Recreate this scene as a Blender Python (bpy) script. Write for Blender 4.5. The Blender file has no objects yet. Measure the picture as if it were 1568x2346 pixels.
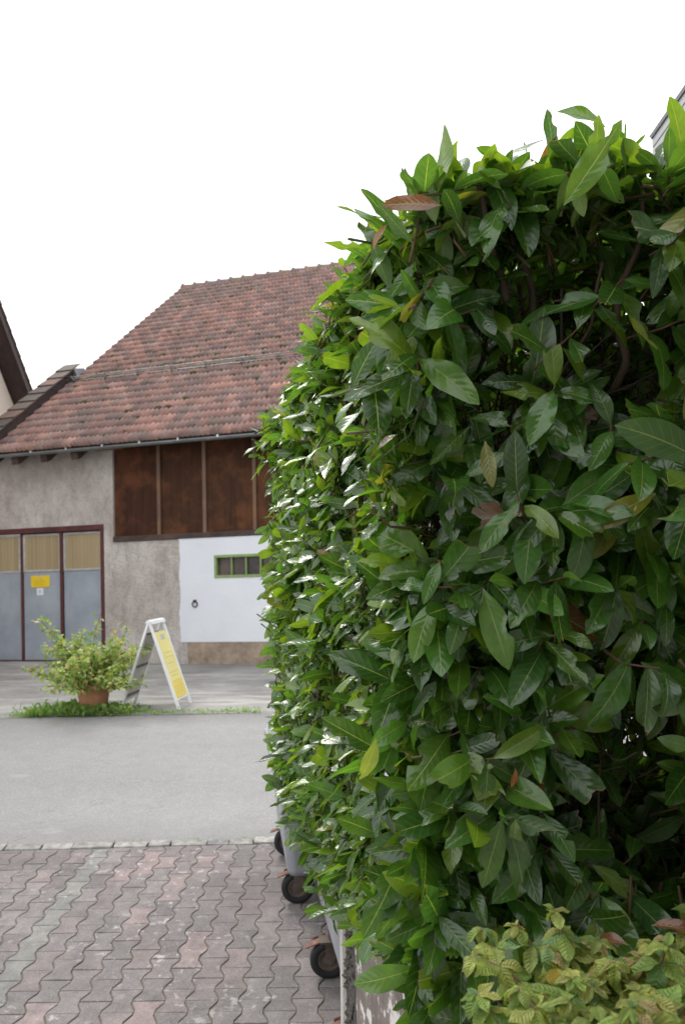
import bpy, math, random
import numpy as np
from mathutils import Vector, Matrix

R = math.radians
rng = np.random.default_rng(11)
random.seed(11)
S = bpy.context.scene
COL = S.collection

# ------------------------------------------------------------------ camera
F_U, PX, PY, ROLL = 1800.0, 784.0, 1410.0, 0.0145      # survey of the photograph (1568 x 2345 grid)
cam_d = bpy.data.cameras.new("camera")
cam = bpy.data.objects.new("camera", cam_d)
COL.objects.link(cam)
cam.location = (0, 0, 0)
cam.rotation_euler = (R(90), ROLL, 0)
cam_d.sensor_fit = 'AUTO'
cam_d.sensor_width = 36.0
cam_d.lens = 36.0 * F_U / 2345.0
cam_d.shift_y = (PY - 1172.5) / 2345.0
cam_d.clip_start = 0.05
cam_d.clip_end = 2000
cam_d.dof.use_dof = True
cam_d.dof.focus_distance = 2.2
cam_d.dof.aperture_fstop = 5.6
S.camera = cam

# ------------------------------------------------------------------ light
SUN_EL, SUN_AZ = R(52), R(-35)          # azimuth from +Y towards +X
w = bpy.data.worlds.new("World")
S.world = w
w.use_nodes = True
nt = w.node_tree
bg = nt.nodes["Background"]
sky = nt.nodes.new("ShaderNodeTexSky")
sky.sky_type = 'NISHITA'
sky.sun_disc = False
sky.sun_elevation = SUN_EL
sky.sun_rotation = SUN_AZ
sky.air_density = 1.0
sky.dust_density = 3.0
mixc = nt.nodes.new("ShaderNodeMix")
mixc.data_type = 'RGBA'
mixc.inputs[0].default_value = 0.86     # closed cloud cover over the blue
nt.links.new(sky.outputs[0], mixc.inputs[6])
tcn = nt.nodes.new("ShaderNodeTexCoord")
cn = nt.nodes.new("ShaderNodeTexNoise")
cn.inputs['Scale'].default_value = 2.2
cn.inputs['Detail'].default_value = 5
nt.links.new(tcn.outputs['Generated'], cn.inputs['Vector'])
cr = nt.nodes.new("ShaderNodeValToRGB")
cr.color_ramp.elements[0].position = 0.24
cr.color_ramp.elements[0].color = (4.0, 4.1, 4.25, 1)
cr.color_ramp.elements[1].position = 0.5
cr.color_ramp.elements[1].color = (8.7, 8.75, 8.8, 1)
nt.links.new(cn.outputs['Fac'], cr.inputs[0])
nt.links.new(cr.outputs[0], mixc.inputs[7])
nt.links.new(mixc.outputs[2], bg.inputs[0])
bg.inputs[1].default_value = 0.12
sd = bpy.data.lights.new("sun", 'SUN')
sd.energy = 1.1
sd.angle = R(24)
sd.color = (1.0, 0.97, 0.92)
sun = bpy.data.objects.new("sun", sd)
COL.objects.link(sun)
sdir = Vector((math.sin(SUN_AZ) * math.cos(SUN_EL), math.cos(SUN_AZ) * math.cos(SUN_EL), math.sin(SUN_EL)))
sun.rotation_euler = sdir.to_track_quat('Z', 'Y').to_euler()
sun.location = (0, 0, 30)
S.view_settings.view_transform = 'Standard'
S.view_settings.look = 'None'
S.view_settings.gamma = 1
S.view_settings.exposure = 1.07
S.render.engine = 'CYCLES'
S.cycles.max_bounces = 10
S.cycles.diffuse_bounces = 5
S.cycles.transmission_bounces = 6
S.cycles.use_denoising = True

# ------------------------------------------------------------------ helpers
def at(x, y, D):
    dx, dy = x - PX, y - PY
    return Vector(((dx - ROLL * dy) / F_U * D, D, -(dy + ROLL * dx) / F_U * D))

def gz(Y):
    """height of the sloping ground below the camera"""
    if Y < 10.4: return -2.516 + 0.12 * Y
    if Y < 16.0: return -1.268 + (Y - 10.4) / 5.6 * 0.408
    return -0.86

class MB:
    def __init__(s): s.v = []; s.f = []; s.c = []; s.cur = (1, 1, 1)
    def add(s, vs, fs, col=None):
        o = len(s.v); s.v += [tuple(p) for p in vs]
        s.c += [col or s.cur] * len(vs)
        s.f += [tuple(i + o for i in f) for f in fs]
    def hexa(s, p, col=None):      # 8 points: bottom 4 (ccw) then top 4
        s.add(p, [(3, 2, 1, 0), (4, 5, 6, 7), (0, 1, 5, 4), (1, 2, 6, 5), (2, 3, 7, 6), (3, 0, 4, 7)], col)
    def box(s, x0, x1, y0, y1, z0, z1, fr=None, col=None):
        p = [(x0, y0, z0), (x1, y0, z0), (x1, y1, z0), (x0, y1, z0), (x0, y0, z1), (x1, y0, z1), (x1, y1, z1), (x0, y1, z1)]
        if fr: p = [fr(*q) for q in p]
        s.hexa(p, col)
    def prism(s, pts, ext, col=None):
        """polygon pts (3D) extruded by vector ext"""
        n = len(pts); e = Vector(ext)
        vs = [Vector(p) for p in pts] + [Vector(p) + e for p in pts]
        s.add(vs, [tuple(range(n))[::-1], tuple(range(n, 2 * n))] + [(i, (i + 1) % n, n + (i + 1) % n, n + i) for i in range(n)], col)
    def tube(s, pts, rad, n=6, col=None, cap=True):
        pts = [Vector(p) for p in pts]
        if not hasattr(rad, '__len__'): rad = [rad] * len(pts)
        vs = []; fs = []
        for i, p in enumerate(pts):
            d = (pts[min(i + 1, len(pts) - 1)] - pts[max(i - 1, 0)]).normalized()
            a = d.cross(Vector((0.31, 0.17, 0.93)))
            if a.length < 1e-3: a = d.cross(Vector((1, 0, 0)))
            a.normalize(); b = d.cross(a)
            for k in range(n):
                t = 2 * math.pi * k / n
                vs.append(p + (a * math.cos(t) + b * math.sin(t)) * rad[i])
        for i in range(len(pts) - 1):
            for k in range(n):
                fs.append((i * n + k, i * n + (k + 1) % n, (i + 1) * n + (k + 1) % n, (i + 1) * n + k))
        if cap:
            fs.append(tuple(range(n))[::-1]); fs.append(tuple(range((len(pts) - 1) * n, len(pts) * n)))
        s.add(vs, fs, col)
    def lathe(s, prof, n=32, fr=None, col=None):
        """prof [(r,z)]; fr maps (x,y,z) to world"""
        vs = []; fs = []
        for r, z in prof:
            for k in range(n):
                t = 2 * math.pi * k / n
                p = (r * math.cos(t), r * math.sin(t), z)
                vs.append(fr(*p) if fr else p)
        for i in range(len(prof) - 1):
            for k in range(n):
                fs.append((i * n + k, i * n + (k + 1) % n, (i + 1) * n + (k + 1) % n, (i + 1) * n + k))
        s.add(vs, fs, col)
    def build(s, name, mat, parent=None, smooth=False, bevel=0, org=None):
        me = bpy.data.meshes.new(name)
        v = s.v
        if org is not None: v = [(p[0] - org[0], p[1] - org[1], p[2] - org[2]) for p in v]
        me.from_pydata(v, [], s.f)
        ca = me.color_attributes.new("tint", 'FLOAT_COLOR', 'POINT')
        ca.data.foreach_set("color", np.array([(c[0], c[1], c[2], 1) for c in s.c], 'f').ravel())
        me.materials.append(mat)
        if smooth: me.shade_smooth()
        me.update()
        return link(name, me, parent, bevel, org)

def link(name, me, parent=None, bevel=0, org=None):
    o = bpy.data.objects.new(name, me); COL.objects.link(o)
    if org is not None: o.location = org
    if parent is not None:
        o.parent = parent
        q = parent; off = Vector((0, 0, 0))
        while q is not None: off += q.location; q = q.parent
        o.location = o.location - off
    if bevel:
        m = o.modifiers.new("bevel", 'BEVEL'); m.width = bevel; m.segments = 2; m.limit_method = 'ANGLE'
    return o

def empty(name, loc):
    o = bpy.data.objects.new(name, None); COL.objects.link(o); o.location = loc
    o.empty_display_size = 0.1
    return o

def tag(o, label=None, cat=None, group=None, kind=None):
    if label: o["label"] = label
    if cat: o["category"] = cat
    if group: o["group"] = group
    if kind: o["kind"] = kind
    return o

def fastmesh(name, verts, quads, mat, parent=None, uv=None, col=None, dmg=None, smooth=True, mats=None):
    me = bpy.data.meshes.new(name)
    nv, nf = len(verts), len(quads)
    me.vertices.add(nv); me.vertices.foreach_set("co", np.asarray(verts, 'f').ravel())
    me.loops.add(nf * 4); me.loops.foreach_set("vertex_index", np.asarray(quads, 'i').ravel())
    me.polygons.add(nf)
    me.polygons.foreach_set("loop_start", np.arange(0, nf * 4, 4, dtype='i'))
    me.update(calc_edges=True)
    if smooth: me.polygons.foreach_set("use_smooth", np.ones(nf, bool))
    if uv is not None:
        l = me.uv_layers.new(name="UVMap")
        l.data.foreach_set("uv", np.asarray(uv, 'f')[np.asarray(quads).ravel()].ravel())
    if col is not None:
        ca = me.color_attributes.new("tint", 'FLOAT_COLOR', 'POINT')
        c4 = np.ones((nv, 4), 'f'); c4[:, :3] = col
        if dmg is not None: c4[:, 3] = dmg
        ca.data.foreach_set("color", c4.ravel())
    me.materials.append(mat)
    me.validate()
    return link(name, me, parent)

# ---- node helper
class NT:
    def __init__(s, name):
        s.m = bpy.data.materials.new(name); s.m.use_nodes = True
        s.t = s.m.node_tree; s.t.nodes.clear()
        s.out = s.t.nodes.new("ShaderNodeOutputMaterial")
        s._tc = None
    def set(s, sock, v):
        if isinstance(v, bpy.types.NodeSocket): s.t.links.new(v, sock)
        elif v is not None:
            if sock.type == 'RGBA' and len(v) == 3: v = (*v, 1)
            sock.default_value = v
    def tc(s, k='Object'):
        if not s._tc: s._tc = s.t.nodes.new("ShaderNodeTexCoord")
        return s._tc.outputs[k]
    def noise(s, scale=5, detail=4, vec=None, rough=0.55, dist=0, out='Fac'):
        n = s.t.nodes.new("ShaderNodeTexNoise")
        n.inputs['Scale'].default_value = scale; n.inputs['Detail'].default_value = detail
        n.inputs['Roughness'].default_value = rough; n.inputs['Distortion'].default_value = dist
        s.t.links.new(vec or s.tc(), n.inputs['Vector'])
        return n.outputs[out]
    def vor(s, scale=5, vec=None, feat='F1', out='Distance'):
        n = s.t.nodes.new("ShaderNodeTexVoronoi"); n.feature = feat
        n.inputs['Scale'].default_value = scale
        s.t.links.new(vec or s.tc(), n.inputs['Vector'])
        return n.outputs[out]
    def mapping(s, scale=(1, 1, 1), rot=(0, 0, 0), vec=None):
        n = s.t.nodes.new("ShaderNodeMapping")
        n.inputs['Scale'].default_value = scale; n.inputs['Rotation'].default_value = rot
        s.t.links.new(vec or s.tc(), n.inputs['Vector'])
        return n.outputs[0]
    def ramp(s, fac, a, b, lo=0.0, hi=1.0):
        n = s.t.nodes.new("ShaderNodeMapRange"); n.clamp = True
        s.set(n.inputs[0], fac); n.inputs[1].default_value = a; n.inputs[2].default_value = b
        n.inputs[3].default_value = lo; n.inputs[4].default_value = hi
        return n.outputs[0]
    def mix(s, fac, a, b, mode='MIX'):
        n = s.t.nodes.new("ShaderNodeMix"); n.data_type = 'RGBA'; n.blend_type = mode
        s.set(n.inputs[0], fac); s.set(n.inputs[6], a); s.set(n.inputs[7], b)
        return n.outputs[2]
    def math(s, op, a, b=0.0, c=None):
        n = s.t.nodes.new("ShaderNodeMath"); n.operation = op
        s.set(n.inputs[0], a); s.set(n.inputs[1], b)
        if c is not None: s.set(n.inputs[2], c)
        return n.outputs[0]
    def attr(s, name="tint", out='Color'):
        n = s.t.nodes.new("ShaderNodeAttribute"); n.attribute_name = name
        return n.outputs[out]
    def bump(s, h, strength=0.3, dist=0.01):
        n = s.t.nodes.new("ShaderNodeBump"); n.inputs['Strength'].default_value = strength
        n.inputs['Distance'].default_value = dist; s.t.links.new(h, n.inputs['Height'])
        return n.outputs[0]
    def bsdf(s, color, rough=0.7, metal=0.0, normal=None, spec=0.5):
        n = s.t.nodes.new("ShaderNodeBsdfPrincipled")
        s.set(n.inputs['Base Color'], color); s.set(n.inputs['Roughness'], rough)
        s.set(n.inputs['Metallic'], metal); n.inputs['Specular IOR Level'].default_value = spec
        if normal is not None: s.t.links.new(normal, n.inputs['Normal'])
        return n.outputs[0]
    def done(s, sh):
        s.t.links.new(sh, s.out.inputs[0]); return s.m

def simple(name, col, rough=0.6, metal=0, var=0.25, scale=8, bump=0.15, bdist=0.004, spec=0.5, tint=False):
    t = NT(name)
    n = t.noise(scale, 6, rough=0.65)
    c = t.mix(t.ramp(n, 0.3, 0.7), tuple(x * (1 - var) for x in col), tuple(min(1, x * (1 + var)) for x in col))
    if tint: c = t.mix(1.0, c, t.attr(), 'MULTIPLY')
    return t.done(t.bsdf(c, t.ramp(n, 0.2, 0.8, rough - 0.08, rough + 0.08), metal, t.bump(t.noise(scale * 6, 4), bump, bdist), spec))

# ------------------------------------------------------------------ materials
def m_asphalt():
    t = NT("asphalt")
    grain = t.vor(150); g2 = t.noise(260, 2)
    big = t.noise(0.55, 4, rough=0.6)
    streak = t.noise(0.8, 3, vec=t.mapping((0.35, 2.2, 1)))
    c = t.mix(t.ramp(big, 0.35, 0.65), (0.235, 0.232, 0.232), (0.285, 0.280, 0.278))
    c = t.mix(t.ramp(streak, 0.45, 0.7, 0, 0.5), c, (0.205, 0.202, 0.200))
    c = t.mix(t.ramp(g2, 0.35, 0.72, 0, 0.55), c, (0.36, 0.355, 0.35))
    c = t.mix(t.ramp(grain, 0.0, 0.45, 0.45, 0), c, (0.11, 0.11, 0.11))
    stain = t.noise(1.3, 2, vec=t.mapping((1, 1.7, 1)))
    c = t.mix(t.ramp(t.noise(45, 4, rough=0.8), 0.48, 0.60, 0, 0.6), c, (0.38, 0.372, 0.365))
    c = t.mix(t.ramp(t.noise(60, 3, rough=0.8, vec=t.mapping((1, 1, 1), (0.3, 0.2, 0.5))), 0.5, 0.62, 0, 0.5), c, (0.17, 0.166, 0.163))
    c = t.mix(t.ramp(t.noise(5, 7, rough=0.8), 0.45, 0.62, 0, 0.28), c, (0.20, 0.194, 0.19))
    wv = t.t.nodes.new("ShaderNodeVectorMath"); wv.operation = 'ADD'
    t.t.links.new(t.tc(), wv.inputs[0]); t.t.links.new(t.noise(3.5, 4, out='Color'), wv.inputs[1])
    crack = t.vor(0.55, vec=wv.outputs[0], feat='DISTANCE_TO_EDGE')
    c = t.mix(t.math('MULTIPLY', t.ramp(crack, 0.003, 0.010, 0.3, 0), t.ramp(t.noise(0.7, 2), 0.46, 0.56)), c, (0.10, 0.095, 0.09))
    sx = t.t.nodes.new("ShaderNodeSeparateXYZ"); t.t.links.new(t.tc(), sx.inputs[0])
    ed = t.math('ADD', sx.outputs[1], t.math('MULTIPLY', t.noise(3, 5), 0.5))
    c = t.mix(t.math('MAXIMUM', t.ramp(ed, 10.1, 10.65, 0, 0.45), t.ramp(ed, 6.35, 7.1, 0.45, 0)), c, (0.155, 0.148, 0.14))
    c = t.mix(t.ramp(stain, 0.70, 0.76, 0, 0.35), c, (0.40, 0.385, 0.36))
    return t.done(t.bsdf(c, 0.85, 0, t.bump(g2, 0.5, 0.004)))

def m_yard():
    t = NT("yard_concrete")
    big = t.noise(0.9, 6, rough=0.7); g = t.noise(90, 3)
    st = t.noise(1.1, 5, vec=t.mapping((0.5, 1.8, 1)), rough=0.7)
    c = t.mix(t.ramp(big, 0.35, 0.65), (0.18, 0.174, 0.165), (0.33, 0.32, 0.305))
    c = t.mix(t.ramp(st, 0.5, 0.62, 0, 0.9), c, (0.42, 0.41, 0.39))
    c = t.mix(t.ramp(t.noise(2.6, 7, vec=t.mapping((0.45, 1.6, 1)), rough=0.75), 0.52, 0.62, 0, 0.7), c, (0.16, 0.153, 0.147))
    c = t.mix(t.ramp(g, 0.4, 0.7, 0, 0.4), c, (0.33, 0.32, 0.31))
    return t.done(t.bsdf(c, 0.88, 0, t.bump(t.noise(30, 5), 0.5, 0.01)))

def m_paver():
    t = NT("paver_concrete")
    n = t.noise(9, 6, rough=0.75); g = t.noise(85, 4, rough=0.8)
    c = t.mix(t.ramp(n, 0.3, 0.7, 0, 1), t.mix(1, t.attr(), (0.68, 0.68, 0.7), 'MULTIPLY'), t.mix(1, t.attr(), (1.3, 1.27, 1.25), 'MULTIPLY'))
    c = t.mix(t.ramp(g, 0.5, 0.72, 0, 0.55), c, (0.38, 0.35, 0.345))
    c = t.mix(t.ramp(g, 0.28, 0.42, 0.5, 0), c, (0.09, 0.075, 0.073))
    lich = t.noise(16, 4, rough=0.6); l2 = t.noise(1.3, 2)
    lm = t.math('MULTIPLY', t.ramp(lich, 0.58, 0.66), t.ramp(l2, 0.40, 0.56))
    c = t.mix(t.math('MULTIPLY', lm, 0.7), c, (0.46, 0.435, 0.43))
    dirt = t.noise(2.3, 5)
    c = t.mix(t.ramp(dirt, 0.5, 0.72, 0, 0.5), c, (0.115, 0.10, 0.096))
    return t.done(t.bsdf(c, 0.85, 0, t.bump(t.math('ADD', g, t.math('MULTIPLY', n, 2.0)), 0.55, 0.004)))

def m_joint():
    t = NT("joint_sand")
    n = t.noise(6, 4)
    c = t.mix(t.ramp(n, 0.45, 0.65), (0.145, 0.122, 0.10), (0.125, 0.115, 0.06))
    return t.done(t.bsdf(c, 0.95))

def m_render():
    t = NT("grey_render")
    sc = t.tc()
    n1 = t.noise(0.9, 7, rough=0.72); n2 = t.noise(4.5, 6, vec=t.mapping((1, 1, 0.55)), rough=0.75); n3 = t.noise(22, 4)
    c = t.mix(t.ramp(n1, 0.35, 0.68), (0.40, 0.355, 0.325), (0.64, 0.605, 0.575))
    c = t.mix(t.ramp(n2, 0.46, 0.72, 0, 0.75), c, (0.26, 0.225, 0.205))
    c = t.mix(t.ramp(n2, 0.22, 0.4, 0.55, 0), c, (0.62, 0.60, 0.575))
    c = t.mix(t.ramp(n3, 0.5, 0.75, 0, 0.35), c, (0.2, 0.18, 0.165))
    return t.done(t.bsdf(c, 0.92, 0, t.bump(t.math('ADD', n3, n2), 0.9, 0.03)))

def m_white():
    t = NT("white_limewash")
    n1 = t.noise(0.8, 4); n2 = t.noise(14, 4)
    c = t.mix(t.ramp(n1, 0.35, 0.7), (0.70, 0.73, 0.785), (0.78, 0.805, 0.845))
    c = t.mix(t.ramp(t.noise(3.2, 6, rough=0.8), 0.64, 0.78, 0, 0.25), c, (0.5, 0.49, 0.48))
    return t.done(t.bsdf(c, 0.85, 0, t.bump(t.math('ADD', n1, n2), 0.4, 0.012)))

def m_stone():
    t = NT("plinth_stone")
    n = t.noise(2.4, 6, rough=0.7); o = t.noise(3.6, 4)
    c = t.mix(t.ramp(n, 0.35, 0.68), (0.19, 0.145, 0.11), (0.46, 0.37, 0.28))
    c = t.mix(t.ramp(o, 0.58, 0.7, 0, 0.7), c, (0.46, 0.25, 0.11))
    return t.done(t.bsdf(c, 0.9, 0, t.bump(t.noise(7, 6), 0.8, 0.03)))

def m_tile():
    t = NT("clay_tile")
    n = t.noise(2.2, 6, rough=0.7); g = t.noise(36, 4); big = t.noise(0.32, 3)
    c = t.mix(t.ramp(n, 0.36, 0.62), t.mix(1, t.attr(), (0.66, 0.66, 0.66), 'MULTIPLY'), t.mix(1, t.attr(), (1.18, 1.16, 1.12), 'MULTIPLY'))
    c = t.mix(t.ramp(g, 0.46, 0.7, 0, 0.55), c, (0.105, 0.07, 0.058))
    c = t.mix(t.ramp(big, 0.45, 0.68, 0, 0.5), c, (0.15, 0.118, 0.105))
    ms = t.noise(1.7, 7, rough=0.75)
    c = t.mix(t.ramp(ms, 0.62, 0.69, 0, 0.75), c, (0.10, 0.09, 0.035))
    return t.done(t.bsdf(c, 0.85, 0, t.bump(g, 0.5, 0.008)))

def m_wood(name, dark, light, warm, ax=2, rough=0.7, spec=0.5):
    t = NT(name)
    sc = [14, 14, 14]; sc[ax] = 0.7
    n = t.noise(1.0, 6, vec=t.mapping(tuple(sc)), rough=0.65)
    b = t.noise(1.6, 6, rough=0.65)
    c = t.mix(t.ramp(n, 0.3, 0.7), dark, light)
    c = t.mix(t.ramp(b, 0.46, 0.64, 0, 0.75), c, warm)
    c = t.mix(1.0, c, t.attr(), 'MULTIPLY')
    return t.done(t.bsdf(c, rough, 0, t.bump(n, 0.35, 0.01), spec))

def m_galv(name="galvanised_steel", base=(0.40, 0.42, 0.455)):
    t = NT(name)
    v = t.vor(38, out='Color'); n = t.noise(2.2, 5)
    f = t.math('MULTIPLY', t.ramp(n, 0.3, 0.7), 1.0)
    c = t.mix(f, tuple(x * 0.8 for x in base), base)
    st = t.noise(1.4, 6, vec=t.mapping((6, 6, 0.6)), rough=0.7)
    c = t.mix(t.ramp(st, 0.56, 0.74, 0, 0.45), c, (0.25, 0.25, 0.26))
    return t.done(t.bsdf(c, t.ramp(n, 0.3, 0.7, 0.42, 0.6), 0.65, t.bump(t.noise(9, 3), 0.1, 0.004)))

def m_rust():
    t = NT("rusty_iron")
    n = t.noise(18, 6, rough=0.7)
    c = t.mix(t.ramp(n, 0.35, 0.65), (0.10, 0.05, 0.036), (0.25, 0.135, 0.10))
    return t.done(t.bsdf(c, 0.85, 0.1, t.bump(n, 0.4, 0.003)))

def m_peel():
    t = NT("peeling_wall_paint")
    n = t.noise(5.5, 6, rough=0.7); n2 = t.noise(11, 4, rough=0.6)
    c = t.mix(t.ramp(n, 0.35, 0.68), (0.115, 0.092, 0.082), (0.265, 0.222, 0.205))
    fl = t.ramp(n2, 0.555, 0.585)
    c = t.mix(fl, c, (0.62, 0.59, 0.57))
    return t.done(t.bsdf(c, 0.88, 0, t.bump(t.math('ADD', fl, n), 0.7, 0.006)))

def m_soil():
    t = NT("garden_soil")
    n = t.noise(16, 7, rough=0.75)
    c = t.mix(t.ramp(n, 0.35, 0.7), (0.018, 0.013, 0.01), (0.07, 0.05, 0.036))
    return t.done(t.bsdf(c, 0.95, 0, t.bump(n, 1.0, 0.03)))

def m_bark():
    t = NT("bark")
    n = t.noise(14, 6, vec=t.mapping((1, 1, 0.5)), rough=0.7)
    c = t.mix(t.ramp(n, 0.35, 0.68), t.mix(1, t.attr(), (0.5, 0.48, 0.45), 'MULTIPLY'), t.mix(1, t.attr(), (1.4, 1.35, 1.3), 'MULTIPLY'))
    return t.done(t.bsdf(c, 0.8, 0, t.bump(n, 0.6, 0.006)))

def m_leaf(name, gloss=0.3, trans=0.32, veins=9.0, midw=0.05, tcol=(2.6, 2.5, 0.9), bumpk=0.35, rugose=0.0, under=(0.10, 0.17, 0.04), spec=0.5):
    """blade: tint rgb is the blade colour, tint alpha the browned torn rim, UV runs across and along"""
    t = NT(name)
    uvn = t.t.nodes.new("ShaderNodeUVMap"); uvn.uv_map = "UVMap"
    sp = t.t.nodes.new("ShaderNodeSeparateXYZ"); t.t.links.new(uvn.outputs[0], sp.inputs[0])
    au = t.math('ABSOLUTE', t.math('SUBTRACT', sp.outputs[0], 0.5))
    au = t.math('MULTIPLY', au, 2.0)
    v = sp.outputs[1]
    mid = t.ramp(au, midw * 0.35, midw, 1, 0)
    ph = t.math('MULTIPLY', t.math('SUBTRACT', v, t.math('MULTIPLY', au, 0.18)), veins * 2 * math.pi)
    vein = t.math('SINE', ph)
    vl = t.math('MULTIPLY', t.ramp(vein, 0.8, 1.0), t.ramp(au, 0.6, 1.0, 1, 0.2))
    base = t.attr()
    blot = t.noise(30, 4, rough=0.6)
    c = t.mix(t.ramp(blot, 0.35, 0.7), t.mix(1, base, (0.8, 0.82, 0.85), 'MULTIPLY'), t.mix(1, base, (1.2, 1.16, 1.1), 'MULTIPLY'))
    c = t.mix(t.ramp(t.noise(13, 3), 0.60, 0.74, 0, 0.28), c, t.mix(1, base, (1.9, 1.35, 1.1), 'MULTIPLY'))
    c = t.mix(t.math('MULTIPLY', vl, 0.26), c, (0.16, 0.24, 0.06))
    c = t.mix(t.math('MULTIPLY', mid, 0.85), c, (0.26, 0.35, 0.09))
    spots = t.math('MULTIPLY', t.ramp(t.noise(60, 2), 0.66, 0.72), t.ramp(t.noise(6, 1), 0.48, 0.6))
    dm = t.math('MAXIMUM', t.ramp(t.attr(out='Alpha'), 0.72, 0.9), t.math('MULTIPLY', spots, 0.8))
    c = t.mix(dm, c, (0.19, 0.115, 0.06))
    geo = t.t.nodes.new("ShaderNodeNewGeometry")
    back = geo.outputs['Backfacing']
    cu = t.mix(0.55, t.mix(1, c, (1.5, 1.4, 1.3), 'MULTIPLY'), under)
    cu = t.mix(dm, cu, (0.25, 0.14, 0.07))
    cc = t.mix(back, c, cu)
    h = t.math('ADD', t.math('MULTIPLY', vein, t.ramp(au, 0.0, 0.9, 0.5, 0.12)), t.math('MULTIPLY', blot, 1.4))
    h = t.math('SUBTRACT', h, t.math('MULTIPLY', mid, 1.2))
    if rugose: h = t.math('ADD', h, t.math('MULTIPLY', t.noise(150, 3), rugose))
    rr = t.math('ADD', t.ramp(t.noise(9, 3), 0.3, 0.7, gloss - 0.07, gloss + 0.1), t.math('MULTIPLY', back, 0.25))
    pb = t.bsdf(cc, rr, 0, t.bump(h, bumpk, 0.0016), spec)
    tr = t.t.nodes.new("ShaderNodeBsdfTranslucent")
    t.set(tr.inputs[0], t.mix(1, c, tcol, 'MULTIPLY'))
    mx = t.t.nodes.new("ShaderNodeMixShader"); mx.inputs[0].default_value = trans
    t.t.links.new(pb, mx.inputs[1]); t.t.links.new(tr.outputs[0], mx.inputs[2])
    return t.done(mx.outputs[0])

def m_glass():
    t = NT("window_pane")
    n = t.noise(2.0, 4)
    c = t.mix(t.ramp(n, 0.4, 0.65), (0.03, 0.018, 0.016), (0.11, 0.08, 0.072))
    return t.done(t.bsdf(c, 0.2, 0, None, 0.35))

def m_corr():
    t = NT("ribbed_plastic_sheet")
    n = t.noise(1.0, 5, vec=t.mapping((9, 9, 0.25)))
    c = t.mix(t.ramp(n, 0.35, 0.66), (0.31, 0.24, 0.135), (0.40, 0.32, 0.19))
    return t.done(t.bsdf(c, 0.45, 0))

def m_gatesheet():
    t = NT("grey_sheet_metal")
    n = t.noise(1.4, 5, rough=0.6); g = t.noise(30, 4)
    c = t.mix(t.ramp(n, 0.35, 0.68), (0.27, 0.31, 0.365), (0.38, 0.42, 0.48))
    c = t.mix(t.ramp(g, 0.45, 0.75, 0, 0.3), c, (0.33, 0.36, 0.40))
    st = t.noise(1.2, 6, vec=t.mapping((3, 3, 0.8)), rough=0.7)
    c = t.mix(t.ramp(st, 0.56, 0.7, 0, 0.35), c, (0.2, 0.21, 0.24))
    return t.done(t.bsdf(c, 0.55, 0.1, t.bump(n, 0.15, 0.02)))

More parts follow.
